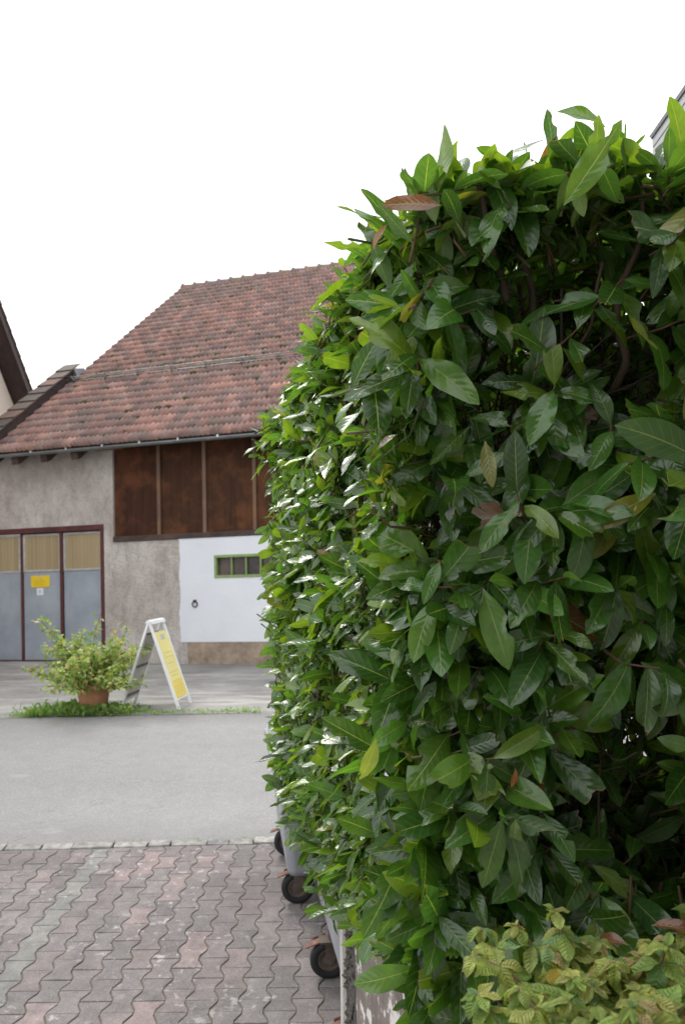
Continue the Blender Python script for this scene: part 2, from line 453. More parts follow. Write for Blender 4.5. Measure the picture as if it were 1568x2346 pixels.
M = dict(
    asphalt=m_asphalt(), yard=m_yard(), paver=m_paver(), joint=m_joint(), render=m_render(), white=m_white(),
    stone=m_stone(), tile=m_tile(), galv=m_galv(), rust=m_rust(), peel=m_peel(), soil=m_soil(), bark=m_bark(),
    glass=m_glass(), corr=m_corr(), sheet=m_gatesheet(),
    boards=m_wood("dark_boards", (0.040, 0.019, 0.011), (0.068, 0.031, 0.017), (0.15, 0.062, 0.028), spec=0.15),
    batten=m_wood("weathered_batten", (0.10, 0.058, 0.04), (0.21, 0.135, 0.095), (0.26, 0.13, 0.06)),
    beam=m_wood("dark_beam", (0.03, 0.019, 0.016), (0.075, 0.05, 0.042), (0.10, 0.06, 0.045), ax=0),
    redframe=simple("oxblood_steel", (0.085, 0.022, 0.022), 0.6, var=0.5, scale=5),
    gutter=simple("zinc_gutter", (0.20, 0.215, 0.22), 0.42, metal=0.6, var=0.25, scale=4),
    bracket=simple("bright_bracket", (0.62, 0.65, 0.66), 0.35, metal=0.7),
    green=simple("green_window_paint", (0.22, 0.32, 0.115), 0.5, var=0.2),
    greyframe=simple("pale_grey_frame", (0.42, 0.41, 0.40), 0.55),
    iron=simple("dark_iron", (0.035, 0.035, 0.037), 0.5, metal=0.4),
    chrome=simple("bright_handle", (0.65, 0.65, 0.66), 0.25, metal=0.9),
    yellow=simple("yellow_panel", (0.78, 0.56, 0.02), 0.45, var=0.05, scale=3, bump=0.02),
    poster=simple("yellow_poster", (0.74, 0.66, 0.24), 0.4, var=0.1, scale=2, bump=0.02),
    ochre=simple("ochre_print", (0.66, 0.42, 0.02), 0.5, var=0.1),
    band=simple("deeper_yellow", (0.74, 0.60, 0.12), 0.45, var=0.05, scale=3, bump=0.02),
    print=simple("faded_print", (0.66, 0.50, 0.10), 0.5, var=0.1),
    greyprint=simple("grey_print", (0.42, 0.45, 0.40), 0.5, var=0.1),
    blueprint=simple("blue_print", (0.30, 0.48, 0.66), 0.5, var=0.1),
    paper=simple("white_sticker", (0.74, 0.76, 0.78), 0.5, var=0.05),
    whitepaint=simple("white_lacquer", (0.74, 0.75, 0.75), 0.42, var=0.08, scale=6, bump=0.05),
    boardback=simple("grey_board_back", (0.50, 0.49, 0.47), 0.65, var=0.15),
    slat=simple("brown_slat", (0.17, 0.12, 0.085), 0.75, var=0.3),
    terra=simple("terracotta", (0.40, 0.185, 0.105), 0.85, var=0.2, scale=6, bump=0.25),
    rubber=simple("black_rubber", (0.013, 0.013, 0.014), 0.7, var=0.3, scale=20),
    rim=simple("dull_wheel_disc", (0.11, 0.085, 0.072), 0.55, metal=0.3, var=0.35, scale=14),
    kerb=simple("kerb_granite", (0.28, 0.27, 0.26), 0.85, var=0.5, scale=14, bump=0.6, bdist=0.01, tint=True),
    cream=simple("cream_render", (0.60, 0.53, 0.47), 0.9, var=0.06, scale=2, bump=0.2),
    housewall=simple("house_render", (0.40, 0.39, 0.37), 0.9, var=0.08, scale=2, bump=0.2),
    darkbrown=m_wood("dark_verge_board", (0.022, 0.013, 0.011), (0.05, 0.03, 0.026), (0.06, 0.034, 0.03), ax=1),
    soffit=simple("pale_grey_soffit", (0.30, 0.31, 0.31), 0.5, var=0.06),
    slate=simple("dark_grey_trim", (0.05, 0.055, 0.065), 0.5),
    cement=simple("pale_cement_edge", (0.46, 0.43, 0.405), 0.85, var=0.15, scale=14),
    grit=simple("exposed_gravel", (0.16, 0.145, 0.13), 0.9, var=0.75, scale=60, bump=1.0, bdist=0.02),
    moss=simple("moss", (0.075, 0.075, 0.022), 0.95, var=0.5, scale=40, bump=1.0, bdist=0.02),
    laurel=m_leaf("laurel_leaf", 0.21, 0.34, 9, 0.05, bumpk=0.3, spec=0.85),
    mint=m_leaf("balm_leaf", 0.55, 0.3, 8, 0.06, (1.9, 1.8, 0.8), 1.0, 1.6, (0.2, 0.23, 0.08)),
    shrubleaf=m_leaf("shrub_leaf", 0.5, 0.3, 5, 0.08, (1.8, 1.8, 0.8), 0.3, 0, (0.2, 0.24, 0.08)),
    weed=m_leaf("weed_leaf", 0.5, 0.35, 4, 0.06, (1.8, 1.8, 0.8), 0.2, 0, (0.12, 0.2, 0.05)),
    edging=simple("dark_edging", (0.03, 0.031, 0.034), 0.6),
)

# ------------------------------------------------------------------ ground
kerbY = lambda X: 6.13 + 0.030 * (X + 1.5)
vergeY = lambda X: 10.40 + 0.022 * (X + 2.5)

def sheet(name, x0, x1, nx, yf0, yf1, ny, dz, mat, rough=0.0):
    v = []; q = []
    for j in range(ny + 1):
        for i in range(nx + 1):
            X = x0 + (x1 - x0) * i / nx
            Y = yf0(X) + (yf1(X) - yf0(X)) * j / ny
            v.append((X, Y, gz(Y) + dz + (rng.normal(0, rough) if rough else 0)))
    for j in range(ny):
        for i in range(nx):
            a = j * (nx + 1) + i
            q.append((a, a + 1, a + nx + 2, a + nx + 1))
    return fastmesh(name, v, q, mat)

g = MB()
xs = [-400, -30, 30, 400]; ys = [-60, 10.4, 16.0, 400]
gv = [(x, y, gz(y) - 0.06) for y in ys for x in xs]
g.add(gv, [(j * 4 + i, j * 4 + i + 1, j * 4 + i + 5, j * 4 + i + 4) for j in range(3) for i in range(3)])
tag(g.build("ground", M['yard']), kind='structure')
tag(sheet("road", -28, 28, 40, lambda X: kerbY(X) + 0.10, vergeY, 30, -0.012, M['asphalt'], 0.0012), kind='structure')
tag(sheet("yard", -20, 20, 60, vergeY, lambda X: 18.0, 30, -0.004, M['yard'], 0.004), kind='structure')

# interlocking double-T pavers in columns that run away from the camera
pm = MB(); jm = MB()
PITCH, LEN = 0.140, 0.200
prof = [(-0.1, 0.0855), (-0.086, 0.0855), (-0.026, 0.0545), (0.026, 0.0545), (0.086, 0.0855), (0.1, 0.0855)]
reds = [(0.176, 0.155, 0.151), (0.168, 0.151, 0.147), (0.188, 0.163, 0.158), (0.176, 0.161, 0.156), (0.160, 0.146, 0.142), (0.208, 0.174, 0.168), (0.190, 0.172, 0.166)]
wts = [4, 4, 3, 4, 3, 1.0, 3]
GREYCOL = -13
for ci in range(-34, 16):
    X0 = -0.07 + ci * PITCH
    for r in range(0, 18):
        Y0 = 2.75 + r * LEN + (LEN / 2 if ci % 2 else 0)
        if Y0 - 0.1 > kerbY(X0): continue
        gap = 0.0016 + random.random() * 0.0012
        dz = abs(random.gauss(0, 0.0018)) - .0008; tx = random.gauss(0, 0.008); ty = random.gauss(0, 0.006)
        col = random.choices(reds, wts)[0]
        k = random.uniform(0.87, 1.14); col = tuple(c * k for c in col)
        if ci == GREYCOL: col = tuple(c * k for c in (0.205, 0.205, 0.190))
        elif ci > GREYCOL and ci < GREYCOL + 8 and random.random() < 0.09: col = (0.245, 0.194, 0.188)
        def ring(ins, h):
            o = []
            pl = [(y, x) for y, x in prof]
            for y, x in pl: o.append((x, y))
            for y, x in reversed(pl): o.append((-x, y))
            out = []
            for x, y in o:
                xx = x - math.copysign(gap + ins, x); yy = y - math.copysign(min(abs(y), gap + ins) if abs(y) > 0.09 else 0, y)
                Xw = X0 + xx; Yw = Y0 + yy
                Yw = min(Yw, kerbY(Xw) - 0.004)
                out.append((Xw, Yw, gz(Yw) + dz + tx * xx + ty * yy + h))
            return out
        a, b, c_ = ring(0, -0.03), ring(0, -0.0022), ring(0.003, 0)
        n = len(a)
        fs = [tuple(range(2 * n, 3 * n))]
        for L in (0, 1):
            fs += [(L * n + i, L * n + (i + 1) % n, (L + 1) * n + (i + 1) % n, (L + 1) * n + i) for i in range(n)]
        pm.add(a + b + c_, fs, col)
dr = pm.build("paved_drive", M['paver']); tag(dr, kind='structure')
jv = [(-5.2, 2.5), (2.4, 2.5), (2.4, 6.3), (-5.2, 6.1)]
jm.add([(x, min(y, kerbY(x)), gz(min(y, kerbY(x))) - 0.0055) for x, y in jv], [(0, 1, 2, 3)])
jo = jm.build("joint_sand", M['joint'], dr); tag(jo, kind='structure')

# flush kerb of pale setts between drive and road
km = MB(); x = -5.2
while x < 2.4:
    l = random.uniform(0.16, 0.34)
    y0 = kerbY(x) + random.uniform(-0.004, 0.006); y1 = kerbY(x) + 0.105 + random.uniform(-0.01, 0.012)
    h = random.uniform(0.0, 0.012); cc = random.uniform(0.75, 1.3)
    j = lambda s=0.008: random.uniform(-s, s)
    z = lambda Y: gz(Y)
    b = [(x + 0.005 + j(), y0 + j(), z(y0) - 0.04), (x + l - 0.004 + j(), y0 + j(), z(y0) - 0.04), (x + l - 0.004 + j(), y1 + j(), z(y1) - 0.04), (x + 0.005 + j(), y1 + j(), z(y1) - 0.04)]
    tp = [(p[0] + j(0.004), p[1] + j(0.004), p[2] + 0.045 + h + j(0.004)) for p in b]
    km.hexa(b + tp, (cc, cc, cc * 0.98)); x += l
tag(km.build("kerb", M['kerb'], bevel=0.006), kind='structure')

# ------------------------------------------------------------------ leaf builder
def build_leaves(P, A, Nn, L, W, C, nt_=11, nu_=5, bend=None, fold=None, trunc=None, bite=0.0, serr=0.0, wob=0.06, shape=(0.85, 1.0), petiole=0.05, twist=0.35):
    """all blades of a plant as one mesh; returns verts, quads, uv, colour, torn-rim mask"""
    N = len(P)
    P, A, Nn = (np.asarray(q, float) for q in (P, A, Nn))
    L, W, C = np.asarray(L, float), np.asarray(W, float), np.asarray(C, float)
    A = A / np.linalg.norm(A, axis=1, keepdims=True)
    Nn = Nn - (Nn * A).sum(1, keepdims=True) * A
    Nn = Nn / np.maximum(np.linalg.norm(Nn, axis=1, keepdims=True), 1e-6)
    B = np.cross(Nn, A)
    bend = rng.normal(0.5, 0.35, N) if bend is None else np.asarray(bend)
    fold = rng.normal(0.28, 0.16, N) if fold is None else np.asarray(fold)
    tc = np.ones(N) if trunc is None else np.asarray(trunc)
    t = np.linspace(0, 1, nt_ + 1)
    u = np.linspace(-1, 1, nu_)
    jag = (rng.normal(0, 0.028, (N, nu_)) + rng.normal(0, .11, (N, 1)) * u[None, :]) * (tc < 0.99)[:, None]
    tt = t[None, :, None] * (tc[:, None, None] + jag[:, None, :] * (t ** 5)[None, :, None])      # N,T,U
    tt = np.clip(tt, 0, 1)
    tb = np.clip((tt - petiole) / (1 - petiole), 0, 1)
    w_ = (np.sin(np.pi * tb ** shape[0]) ** shape[1]) * 0.5 * W[:, None, None]
    w_ = w_ * (1 - 0.12 * np.clip(tb - 0.72, 0, 1) / 0.28)
    w_ = np.maximum(w_, 0.0012)
    dmg = np.zeros((N, nt_ + 1, nu_))
    isc = (tc < 0.99)
    dmg[:, -1, :] = isc[:, None] * 1.0
    dmg[:, -2, :] = 0.0
    if bite > 0:
        for side, sl in ((0, slice(0, nu_ // 2)), (1, slice(nu_ // 2 + 1, nu_))):
            for rep in range(2):
                on = rng.random(N) < bite
                cpos = rng.uniform(0.25, 0.95, N); hw = rng.uniform(0.05, 0.13, N); dep = rng.uniform(0.3, 0.85, N)
                k = np.clip(1 - np.abs(t[None, :] - cpos[:, None]) / hw[:, None], 0, 1) ** 0.5 * on[:, None] * dep[:, None]
                uu = np.abs(u[sl])[None, None, :]
                lim = 1 - k[:, :, None]
                f = np.minimum(uu, np.maximum(lim, 0.05)) / uu
                w_[:, :, sl] *= f
                edge = 0 if side == 0 else nu_ - 1
                dmg[:, :, edge] = np.maximum(dmg[:, :, edge], (k > 0.08) * 0.9)
    if serr > 0:
        w_[:, :, 0] *= 1 - serr * (np.arange(nt_ + 1) % 2)[None, :]
        w_[:, :, -1] *= 1 - serr * (np.arange(nt_ + 1) % 2)[None, :]
    # spine
    s3 = tt
    phi = -(bend[:, None, None]) * s3
    eps = np.where(np.abs(bend) < 1e-3, 1e-3, bend)[:, None, None]
    xa = np.sin(eps * s3) / eps
    xn = -(1 - np.cos(eps * s3)) / eps
    cp, sp_ = np.cos(phi), np.sin(phi)
    uu = u[None, None, :]
    lat = uu * w_ * np.cos(fold)[:, None, None]
    up = np.abs(uu) * w_ * np.sin(fold)[:, None, None]
    ph = rng.uniform(0, 6.28, (N, 1, 1)); fr = rng.uniform(4, 11, (N, 1, 1))
    wave = wob * w_ * np.abs(uu) ** 2 * np.sin(fr * s3 + ph + uu * 1.7) * 2.2
    tw = rng.normal(0, twist, N)[:, None, None] * s3
    lat2 = lat * np.cos(tw) - (up + wave) * np.sin(tw)
    up2 = lat * np.sin(tw) + (up + wave) * np.cos(tw)
    Lx = L[:, None, None]
    ca = Lx * xa - sp_ * up2
    cn_ = Lx * xn + cp * up2
    V = P[:, None, None, :] + A[:, None, None, :] * ca[..., None] + Nn[:, None, None, :] * cn_[..., None] + B[:, None, None, :] * lat2[..., None]
    T1 = nt_ + 1
    ii, jj = np.meshgrid(np.arange(nt_), np.arange(nu_ - 1), indexing='ij')
    q = np.stack([ii * nu_ + jj, ii * nu_ + jj + 1, (ii + 1) * nu_ + jj + 1, (ii + 1) * nu_ + jj], -1).reshape(-1, 4)
    # winding so that the blade's upper side is the front
    q = q[:, ::-1]
    Q = (q[None] + (np.arange(N) * T1 * nu_)[:, None, None]).reshape(-1, 4)
    UV = np.stack([np.broadcast_to(uu * 0.5 + 0.5, tt.shape), tt], -1).reshape(-1, 2)
    Cc = np.broadcast_to(C[:, None, None, :], (*tt.shape, 3)).reshape(-1, 3)
    return V.reshape(-1, 3), Q, UV, Cc, dmg.reshape(-1)

def merge(parts):
    vs, qs, us, cs, ds = [], [], [], [], []; o = 0
    for v, q, u_, c, d in parts:
        vs.append(v); qs.append(q + o); us.append(u_); cs.append(c); ds.append(d); o += len(v)
    return [np.concatenate(k) for k in (vs, qs, us, cs, ds)]

# ------------------------------------------------------------------ barn
YAW = math.atan(0.296)
fdir = Vector((math.cos(YAW), -math.sin(YAW), 0)); ndir = Vector((-math.sin(YAW), -math.cos(YAW), 0))
ORG = at(241, 1513, 16.0); BASE = -0.87; ORG.z = 0
def bl(a, b, z): return ORG + fdir * a + ndir * b + Vector((0, 0, z))
def fac(x, y, b=0.0):
    """pixel of the photograph -> (a, z) on the plane b in front of the barn's face"""
    d = at(x, y, 1.0); p0 = ORG + ndir * b
    s = (p0.x * ndir.x + p0.y * ndir.y) / (d.x * ndir.x + d.y * ndir.y)
    p = d * s
    return (p - ORG).dot(fdir), p.z
fa = lambda x, y=1400, b=0.0: fac(x, y, b)[0]
fz = lambda x, y, b=0.0: fac(x, y, b)[1]
barn = empty("barn", bl(0, 0, BASE))
tag(barn, "old barn with moss-flecked red tiled roof, grey rendered wall, dark boards and wide metal gate", "barn")
aL = -7.0; aR = fa(1010)
PITCHR = R(38.5); EB, EZ = 0.52, 3.44; RUN = 8.46
zr = lambda b: EZ + (EB - b) * math.tan(PITCHR)
ridgeB, ridgeZ = EB - RUN, EZ + RUN * math.tan(PITCHR)
verge_a = -2.38
# the roof's left end from the photograph's ridge end
def fac_plane_ridge(x, y):
    return fac(x, y, ridgeB)[0]
verge_a = fac_plane_ridge(420, 662)
aL = verge_a
zt = fz(240, 1200)            # top of gate opening
a241, a259, a413 = fa(241), fa(259, 1130), fa(413, 1350)
z1240 = fz(300, 1240); zPl = fz(500, 1470)
TH = -0.35
m = MB()
gateL = fa(-50)
m.box(aL - 1.4, a259, TH, 0, zt, zr(TH) - 0.36, bl)                        # over the gate
m.box(a241, a259, TH, 0, BASE - .5, zt, bl)                          # right jamb
m.box(aL - 1.4, gateL, TH, 0, BASE - .5, zt, bl)
m.box(a259, a413 + .15, TH, 0, BASE - .5, z1240, bl)                 # low wall under the boards
# gable ends and back
gp = lambda a: [bl(a, TH, BASE - .5), bl(a, TH, zr(TH) - .32), bl(a, ridgeB, ridgeZ - .3), bl(a, 2 * ridgeB, zr(TH) - .32), bl(a, 2 * ridgeB, BASE - .5)]
m.prism(gp(aL + .02), fdir * 0.3); m.prism(gp(aR - .3), fdir * 0.3)
m.box(aL + .32, aR - .3, 2 * ridgeB, 2 * ridgeB + .3, BASE - .5, zr(TH) - .32, bl)
m.build("wall", M['render'], barn)
# white limewashed stretch, with an uneven edge against the grey render and an opening for the window
wx0, wx1 = fa(492, 1297), fa(636, 1297); wz0, wz1 = fz(560, 1322), fz(560, 1269)
m = MB()
edge = []
nz = 22
for i in range(nz + 1):
    z = zPl + (z1240 + .03 - zPl) * i / nz
    edge.append(bl(a413 + random.gauss(0, 0.007) + 0.012 * math.sin(i * .8), 0.018, z))
poly = edge + [bl(wx0, 0.018, z1240 + .03), bl(wx0, 0.018, zPl)]
m.prism(poly, ndir * -0.25)
m.box(wx0, wx1, -.23, .018, zPl, wz0, bl); m.box(wx0, wx1, -.23, .018, wz1, z1240 + .03, bl)
m.box(wx1, aR - .3, -.23, .018, zPl, z1240 + .03, bl)
m.build("white_wall", M['white'], barn)
m = MB(); m.box(a413 + .16, aR - .3, -.23, .012, BASE - .5, zPl, bl); m.build("plinth", M['stone'], barn)
m = MB(); m.box(a259, aR - .3, .0125, .07, BASE - .4, BASE - .035, bl); m.build("footing", M['yard'], barn)
# dark boarded upper wall
zb1 = z1240 + .11
m = MB(); a = a259
while a < aR - .3:
    wd = random.uniform(.8, 1.1); kk = random.uniform(.88, 1.12)
    m.box(a, min(a + wd - .004, aR - .3), -.12, -.06 + random.uniform(-.006, .006), zb1, zr(-.06) - .3, bl, (kk, kk * random.uniform(.9, 1), kk * .95)); a += wd
m.build("board_infill", M['boards'], barn)
for px in (362.5, 467, 582, 700, 820):
    m = MB(); ac = fa(px, 1130); k = random.uniform(.8, 1.2)
    m.box(ac - .035, ac + .035, -.05, -.005, zb1, zr(0) - .35, bl, (k, k, k)); m.build("batten", M['batten'], barn, bevel=.004)
m = MB(); m.box(a259 + .004, aR - .3, -.2, .035, z1240 + .004, zb1, bl); m.build("beam", M['beam'], barn, bevel=.008)
m = MB(); m.box(a259 - .38, a259 + .25, .01, .08, zr(.01) - .42, zr(.01) - .33, bl); m.build("beam", M['batten'], barn, bevel=.008)
# window
win = MB(); fw = .05; dz = .052
win.box(wx0, wx0 + fw, -.1, .03, wz0 + dz, wz1 - dz, bl); win.box(wx1 - fw, wx1, -.1, .03, wz0 + dz, wz1 - dz, bl)
win.box(wx0, wx1, -.1, .034, wz0, wz0 + dz, bl); win.box(wx0, wx1, -.1, .034, wz1 - dz, wz1, bl)
iw = (wx1 - wx0 - 2 * fw)
for k in (1, 2, 3):
    c = wx0 + fw + iw * k / 4; win.box(c - .014, c + .014, -.085, .0, wz0 + dz, wz1 - dz, bl)
wo = win.build("window", M['green'], barn, bevel=.004)
for k in range(4):
    m = MB(); m.box(wx0 + fw + iw * k / 4 + .015, wx0 + fw + iw * (k + 1) / 4 - .015, -.075, -.065, wz0 + dz, wz1 - dz, bl); m.build("pane", M['glass'], wo)
m = MB(); m.box(wx0, wx1, -.4, -.22, wz0, wz1, bl); m.build("window_reveal", M['iron'], barn)
# tether ring
m = MB(); rc, rz = fac(448, 1380)
pts = [bl(rc + .055 * math.sin(t), .035, rz - .03 + .055 * math.cos(t)) for t in np.linspace(0, 2 * math.pi, 17)]
m.tube(pts, .011, 6); m.box(rc - .03, rc + .03, .018, .045, rz + .0, rz + .055, bl); m.build("iron_ring", M['iron'], barn)
# gate
gt = MB()
fz_top = fz(238, 1196, -.0)
gb = -.10
rw = a241 - fa(231)
gt.box(gateL, a241, gb, .012, zt - .11, zt - .002, bl)
gt.box(a241 - .085, a241 - .002, gb, .010, BASE - .1, zt - .11, bl)
gt.box(gateL, gateL + .08, gb, .010, BASE - .1, zt - .11, bl)
gt.box(gateL + .08, a241 - .085, gb, -.02, BASE - .1, BASE + .03, bl)
lines = [fa(-46), fa(48.5), fa(140.5), fa(232)]
for px in (48.5, 140.5):
    c = fa(px); gt.box(c - .03, c + .03, gb - .01, -.045 + (.03 if px > 100 else 0), BASE + .03, zt - .11, bl)
gate = gt.build("gate", M['redframe'], barn, bevel=.004)
tag(gate, "wide gate of three grey metal leaves with tan ribbed upper panels")
zmid = fz(100, 1309)
edges = [(gateL + .08, fa(48.5) - .03), (fa(48.5) + .03, fa(140.5) - .03), (fa(140.5) + .03, a241 - .085)]
for e0, e1 in edges:
    m = MB(); m.box(e0 + .004, e1 - .004, gb + .012, gb + .03, BASE + .032, zmid - .004, bl); m.build("gate_panel", M['sheet'], gate, bevel=.004)
    m = MB(); nn = int((e1 - e0 - .1) / .018); z0, z1 = zmid + .045, zt - .175
    xs_ = np.linspace(e0 + .045, e1 - .045, nn)
    vs = []
    for i, xx in enumerate(xs_):
        d = gb + .028 + .0035 * math.sin(i * 1.35)
        vs += [bl(xx, d, z0), bl(xx, d, z1)]
    m.add(vs, [(2 * i, 2 * i + 2, 2 * i + 3, 2 * i + 1) for i in range(nn - 1)]); m.build("ribbed_panel", M['corr'], gate, smooth=True)
    m = MB()
    for q in ((e0 + .004, e0 + .05, zmid, zt - .13), (e1 - .05, e1 - .004, zmid, zt - .13), (e0 + .05, e1 - .05, zmid, zmid + .045), (e0 + .05, e1 - .05, zt - .175, zt - .13)):
        m.box(q[0], q[1], gb + .01, gb + .045, q[2], q[3], bl)
    m.build("panel_frame", M['greyframe'], gate, bevel=.004)
hc, hz = fac(230, 1407)
m = MB(); m.box(hc - .03, hc + .03, gb + .03, gb + .05, hz - .11, hz + .11, bl); m.tube([bl(hc, gb + .04, hz), bl(hc, gb + .1, hz), bl(hc - .12, gb + .1, hz - .01)], .012, 8); m.build("handle", M['chrome'], gate)
# rafter tails, gutter, snow guard
for px in (-8, 48, 114, 183):
    a = fa(px, 1045, .25)
    m = MB()
    pr = [(.46, zr(.46) - .13), (.42, zr(.42) - .33), (.30, zr(.30) - .37), (.0, zr(0) - .37), (.0, zr(0) - .13)]
    m.prism([bl(a - .075, b, z) for b, z in pr], fdir * .15); m.build("rafter", M['beam'], barn, bevel=.01)
m = MB(); m.box(fa(125, 1045, .02), fa(180, 1045, .02), .002, .03, zr(0) - .40, zr(0) - .32, bl); m.build("lath", M['greyframe'], barn)
gu = MB(); prof_g = [(EB + .02 + .055 * math.cos(t), EZ - .065 + .055 * math.sin(t)) for t in np.linspace(math.pi, 2 * math.pi, 11)]
inner = [(EB + .02 + .049 * math.cos(t), EZ - .065 + .049 * math.sin(t)) for t in np.linspace(2 * math.pi, math.pi, 11)]
ring_ = prof_g + inner
NG = 24; ga0, ga1 = aL - .05, aR + .3
for i in range(NG):
    a0 = ga0 + (ga1 - ga0) * i / NG; a1 = ga0 + (ga1 - ga0) * (i + 1) / NG
    vs = [bl(a0, b, z) for b, z in ring_] + [bl(a1, b, z) for b, z in ring_]; n = len(ring_)
    gu.add(vs, [(k, (k + 1) % n, n + (k + 1) % n, n + k) for k in range(n)])
go = gu.build("gutter", M['gutter'], barn, smooth=True)
a = aL + .2
while a < aR:
    m = MB(); m.box(a - .016, a + .016, EB - .07, EB + .08, EZ - .068, EZ - .058, bl)
    m.box(a - .018, a + .018, EB + .074, EB + .084, EZ - .08, EZ - .035, bl); m.build("gutter_bracket", M['bracket'], go); a += .82
m = MB()
up_b = lambda s, h=0.0: (EB - s * math.cos(PITCHR) + h * math.sin(PITCHR), EZ + s * math.sin(PITCHR) + h * math.cos(PITCHR))   # along the slope
SG = 3.42
for px in range(0, 13):
    aa = aL + .15 + px * .86
    b, z = up_b(SG, .02); b2, z2 = up_b(SG - .02, .22); m.tube([bl(aa, b, z), bl(aa, b2, z2)], .014, 5)
    b3, z3 = up_b(SG + .22, .03); m.tube([bl(aa, b2, z2), bl(aa, b3, z3)], .01, 5)
for h in (.10, .20):
    b, z = up_b(SG - .01, h); m.tube([bl(aL - .05, b, z), bl(aR, b, z)], .012, 6)
m.build("snow_guard", M['gutter'], barn, smooth=True)
# tiles, course by course
SL = RUN / math.cos(PITCHR); CO = 0.36; NC = int(SL / CO)
TW = 0.215
lat_prof = [(0.0, .0), (.12, .045), (.24, .006), (.40, -.012), (.52, .030), (.62, .030), (.74, -.012), (.90, .002)]
rv, rq, rc_ = [], [], []
ncol = int((aR + .3 - aL) / TW)
tcols = [(0.325, 0.178, 0.145), (0.29, 0.170, 0.142), (0.375, 0.208, 0.165), (0.245, 0.158, 0.138), (0.31, 0.20, 0.172), (0.41, 0.23, 0.185), (0.215, 0.148, 0.133)]
for c in range(NC + 1):
    s0 = c * CO - .03; s1 = min(s0 + CO + .05, SL)
    upper = 1 if s0 > SG else 0
    for k in range(ncol):
        col = random.choices(tcols, (5, 5, 3, 4, 4, 1.2, 2.5))[0]
        kk = random.uniform(.85, 1.15) * (.97 if upper else 1.12); col = [col[0] * kk * .97, col[1] * kk * .98, col[2] * kk * 1.02]
        slip = random.gauss(0, .006); lift = random.gauss(0, .003)
        o = len(rv)
        P = lat_prof + [(1.0, .0)]
        for j, (tx_, hh) in enumerate(P):
            aa = aL + (k + tx_) * TW
            for s_, h_ in ((s0 + slip, .012 + hh * .35 - .012), (s0 + slip, 0.056 + hh + lift), (s1, .012 + hh)):
                b, z = up_b(s_, h_); rv.append(tuple(bl(aa, b, z))); rc_.append(col)
        for j in range(len(P) - 1):
            for l in (0, 1): rq.append((o + j * 3 + l, o + (j + 1) * 3 + l, o + (j + 1) * 3 + l + 1, o + j * 3 + l + 1))
roof = fastmesh("roof", rv, rq, M['tile'], barn, col=np.array(rc_), smooth=False)
m = MB()
p = [up_b(0.02, -.03), up_b(SL, -.03), up_b(SL, -.10), up_b(0.02, -.10)]
m.prism([bl(aL + .02, b, z) for b, z in p], fdir * (aR - aL + .2))
pb = [(2 * ridgeB - b, z) for b, z in p]
m.prism([bl(aL + .02, b, z) for b, z in pb], fdir * (aR - aL + .2))
m.build("roof_deck", M['beam'], roof)
m = MB(); a = aL - .03
while a < aR + .2:
    l = .40; ns = 9
    prr = [(0, .15), (.05, .19), (.10, .15), (l - .02, .125), (l + .02, .13)]
    vs = []
    for da, r_ in prr:
        for i in range(ns):
            t = math.pi * (-.12 + 1.24 * i / (ns - 1)); vs.append(bl(a + da, ridgeB + r_ * math.cos(t), ridgeZ - .045 + r_ * math.sin(t)))
    m.add(vs, [(i * ns + k, i * ns + k + 1, (i + 1) * ns + k + 1, (i + 1) * ns + k) for i in range(4) for k in range(ns - 1)], tuple(random.uniform(.8, 1.15) * q for q in (.24, .16, .14))); a += l
m.build("ridge_cap", M['tile'], roof)
# moss cushions
m = MB()
for i in range(380):
    aa = random.uniform(aL + .2, aR - 2); s_ = random.choice([random.gauss(SG + .8, .7), random.uniform(.2, SL - .5), random.gauss(SG + .3, .3), SG + .05])
    if s_ < .1 or s_ > SL: continue
    s_ = round(s_ / CO) * CO + random.uniform(-.07, .03)
    r_ = random.uniform(.025, .075)
    b, z = up_b(s_, .04); ctr = bl(aa, b, z); vs = []; nn = 8
    for ri, (rr, hh) in enumerate(((1, 0), (.8, .45), (.35, .75))):
        for q in range(nn):
            t = 2 * math.pi * q / nn; rad = r_ * rr * random.uniform(.75, 1.25)
            b2, z2 = up_b(s_ + rad * math.sin(t) * .8, .035 + hh * r_); vs.append(bl(aa + rad * 1.4 * math.cos(t), b2, z2))
    m.add(vs, [(i_ * nn + q, i_ * nn + (q + 1) % nn, (i_ + 1) * nn + (q + 1) % nn, (i_ + 1) * nn + q) for i_ in range(2) for q in range(nn)] + [tuple(range(2 * nn, 3 * nn))])
mo = m.build("moss", M['moss'], roof, smooth=True); tag(mo, kind='stuff')
# raised tile-capped gable wall along the lower half of the left roof edge
pl = 3.78
m = MB()
pp = [up_b(-.1, -.2), up_b(-.1, .25), up_b(pl, .25), up_b(pl, -.2)]
m.prism([bl(aL - .34, b, z) for b, z in pp], fdir * .30)
par = m.build("parapet", M['darkbrown'], barn)
m = MB(); s_ = -.2
while s_ < pl:
    q = [up_b(s_, .258), up_b(s_ + .46, .250), up_b(s_ + .46, .268), up_b(s_, .295)]
    k = random.uniform(.7, 1.2)
    m.prism([bl(aL - .42, b, z) for b, z in q], fdir * .46, tuple(k * c for c in random.choice([(.085, .058, .048), (.07, .055, .045), (.12, .065, .05)]))); s_ += .43
m.build("parapet_cap", M['tile'], par)
m = MB(); q = [up_b(pl + .004, -.1), up_b(pl + .004, .28), up_b(pl + .42, .12), up_b(pl + .42, -.05)]
m.prism([bl(aL - .36, b, z) for b, z in q], fdir * .4); m.build("flashing", M['galv'], par)

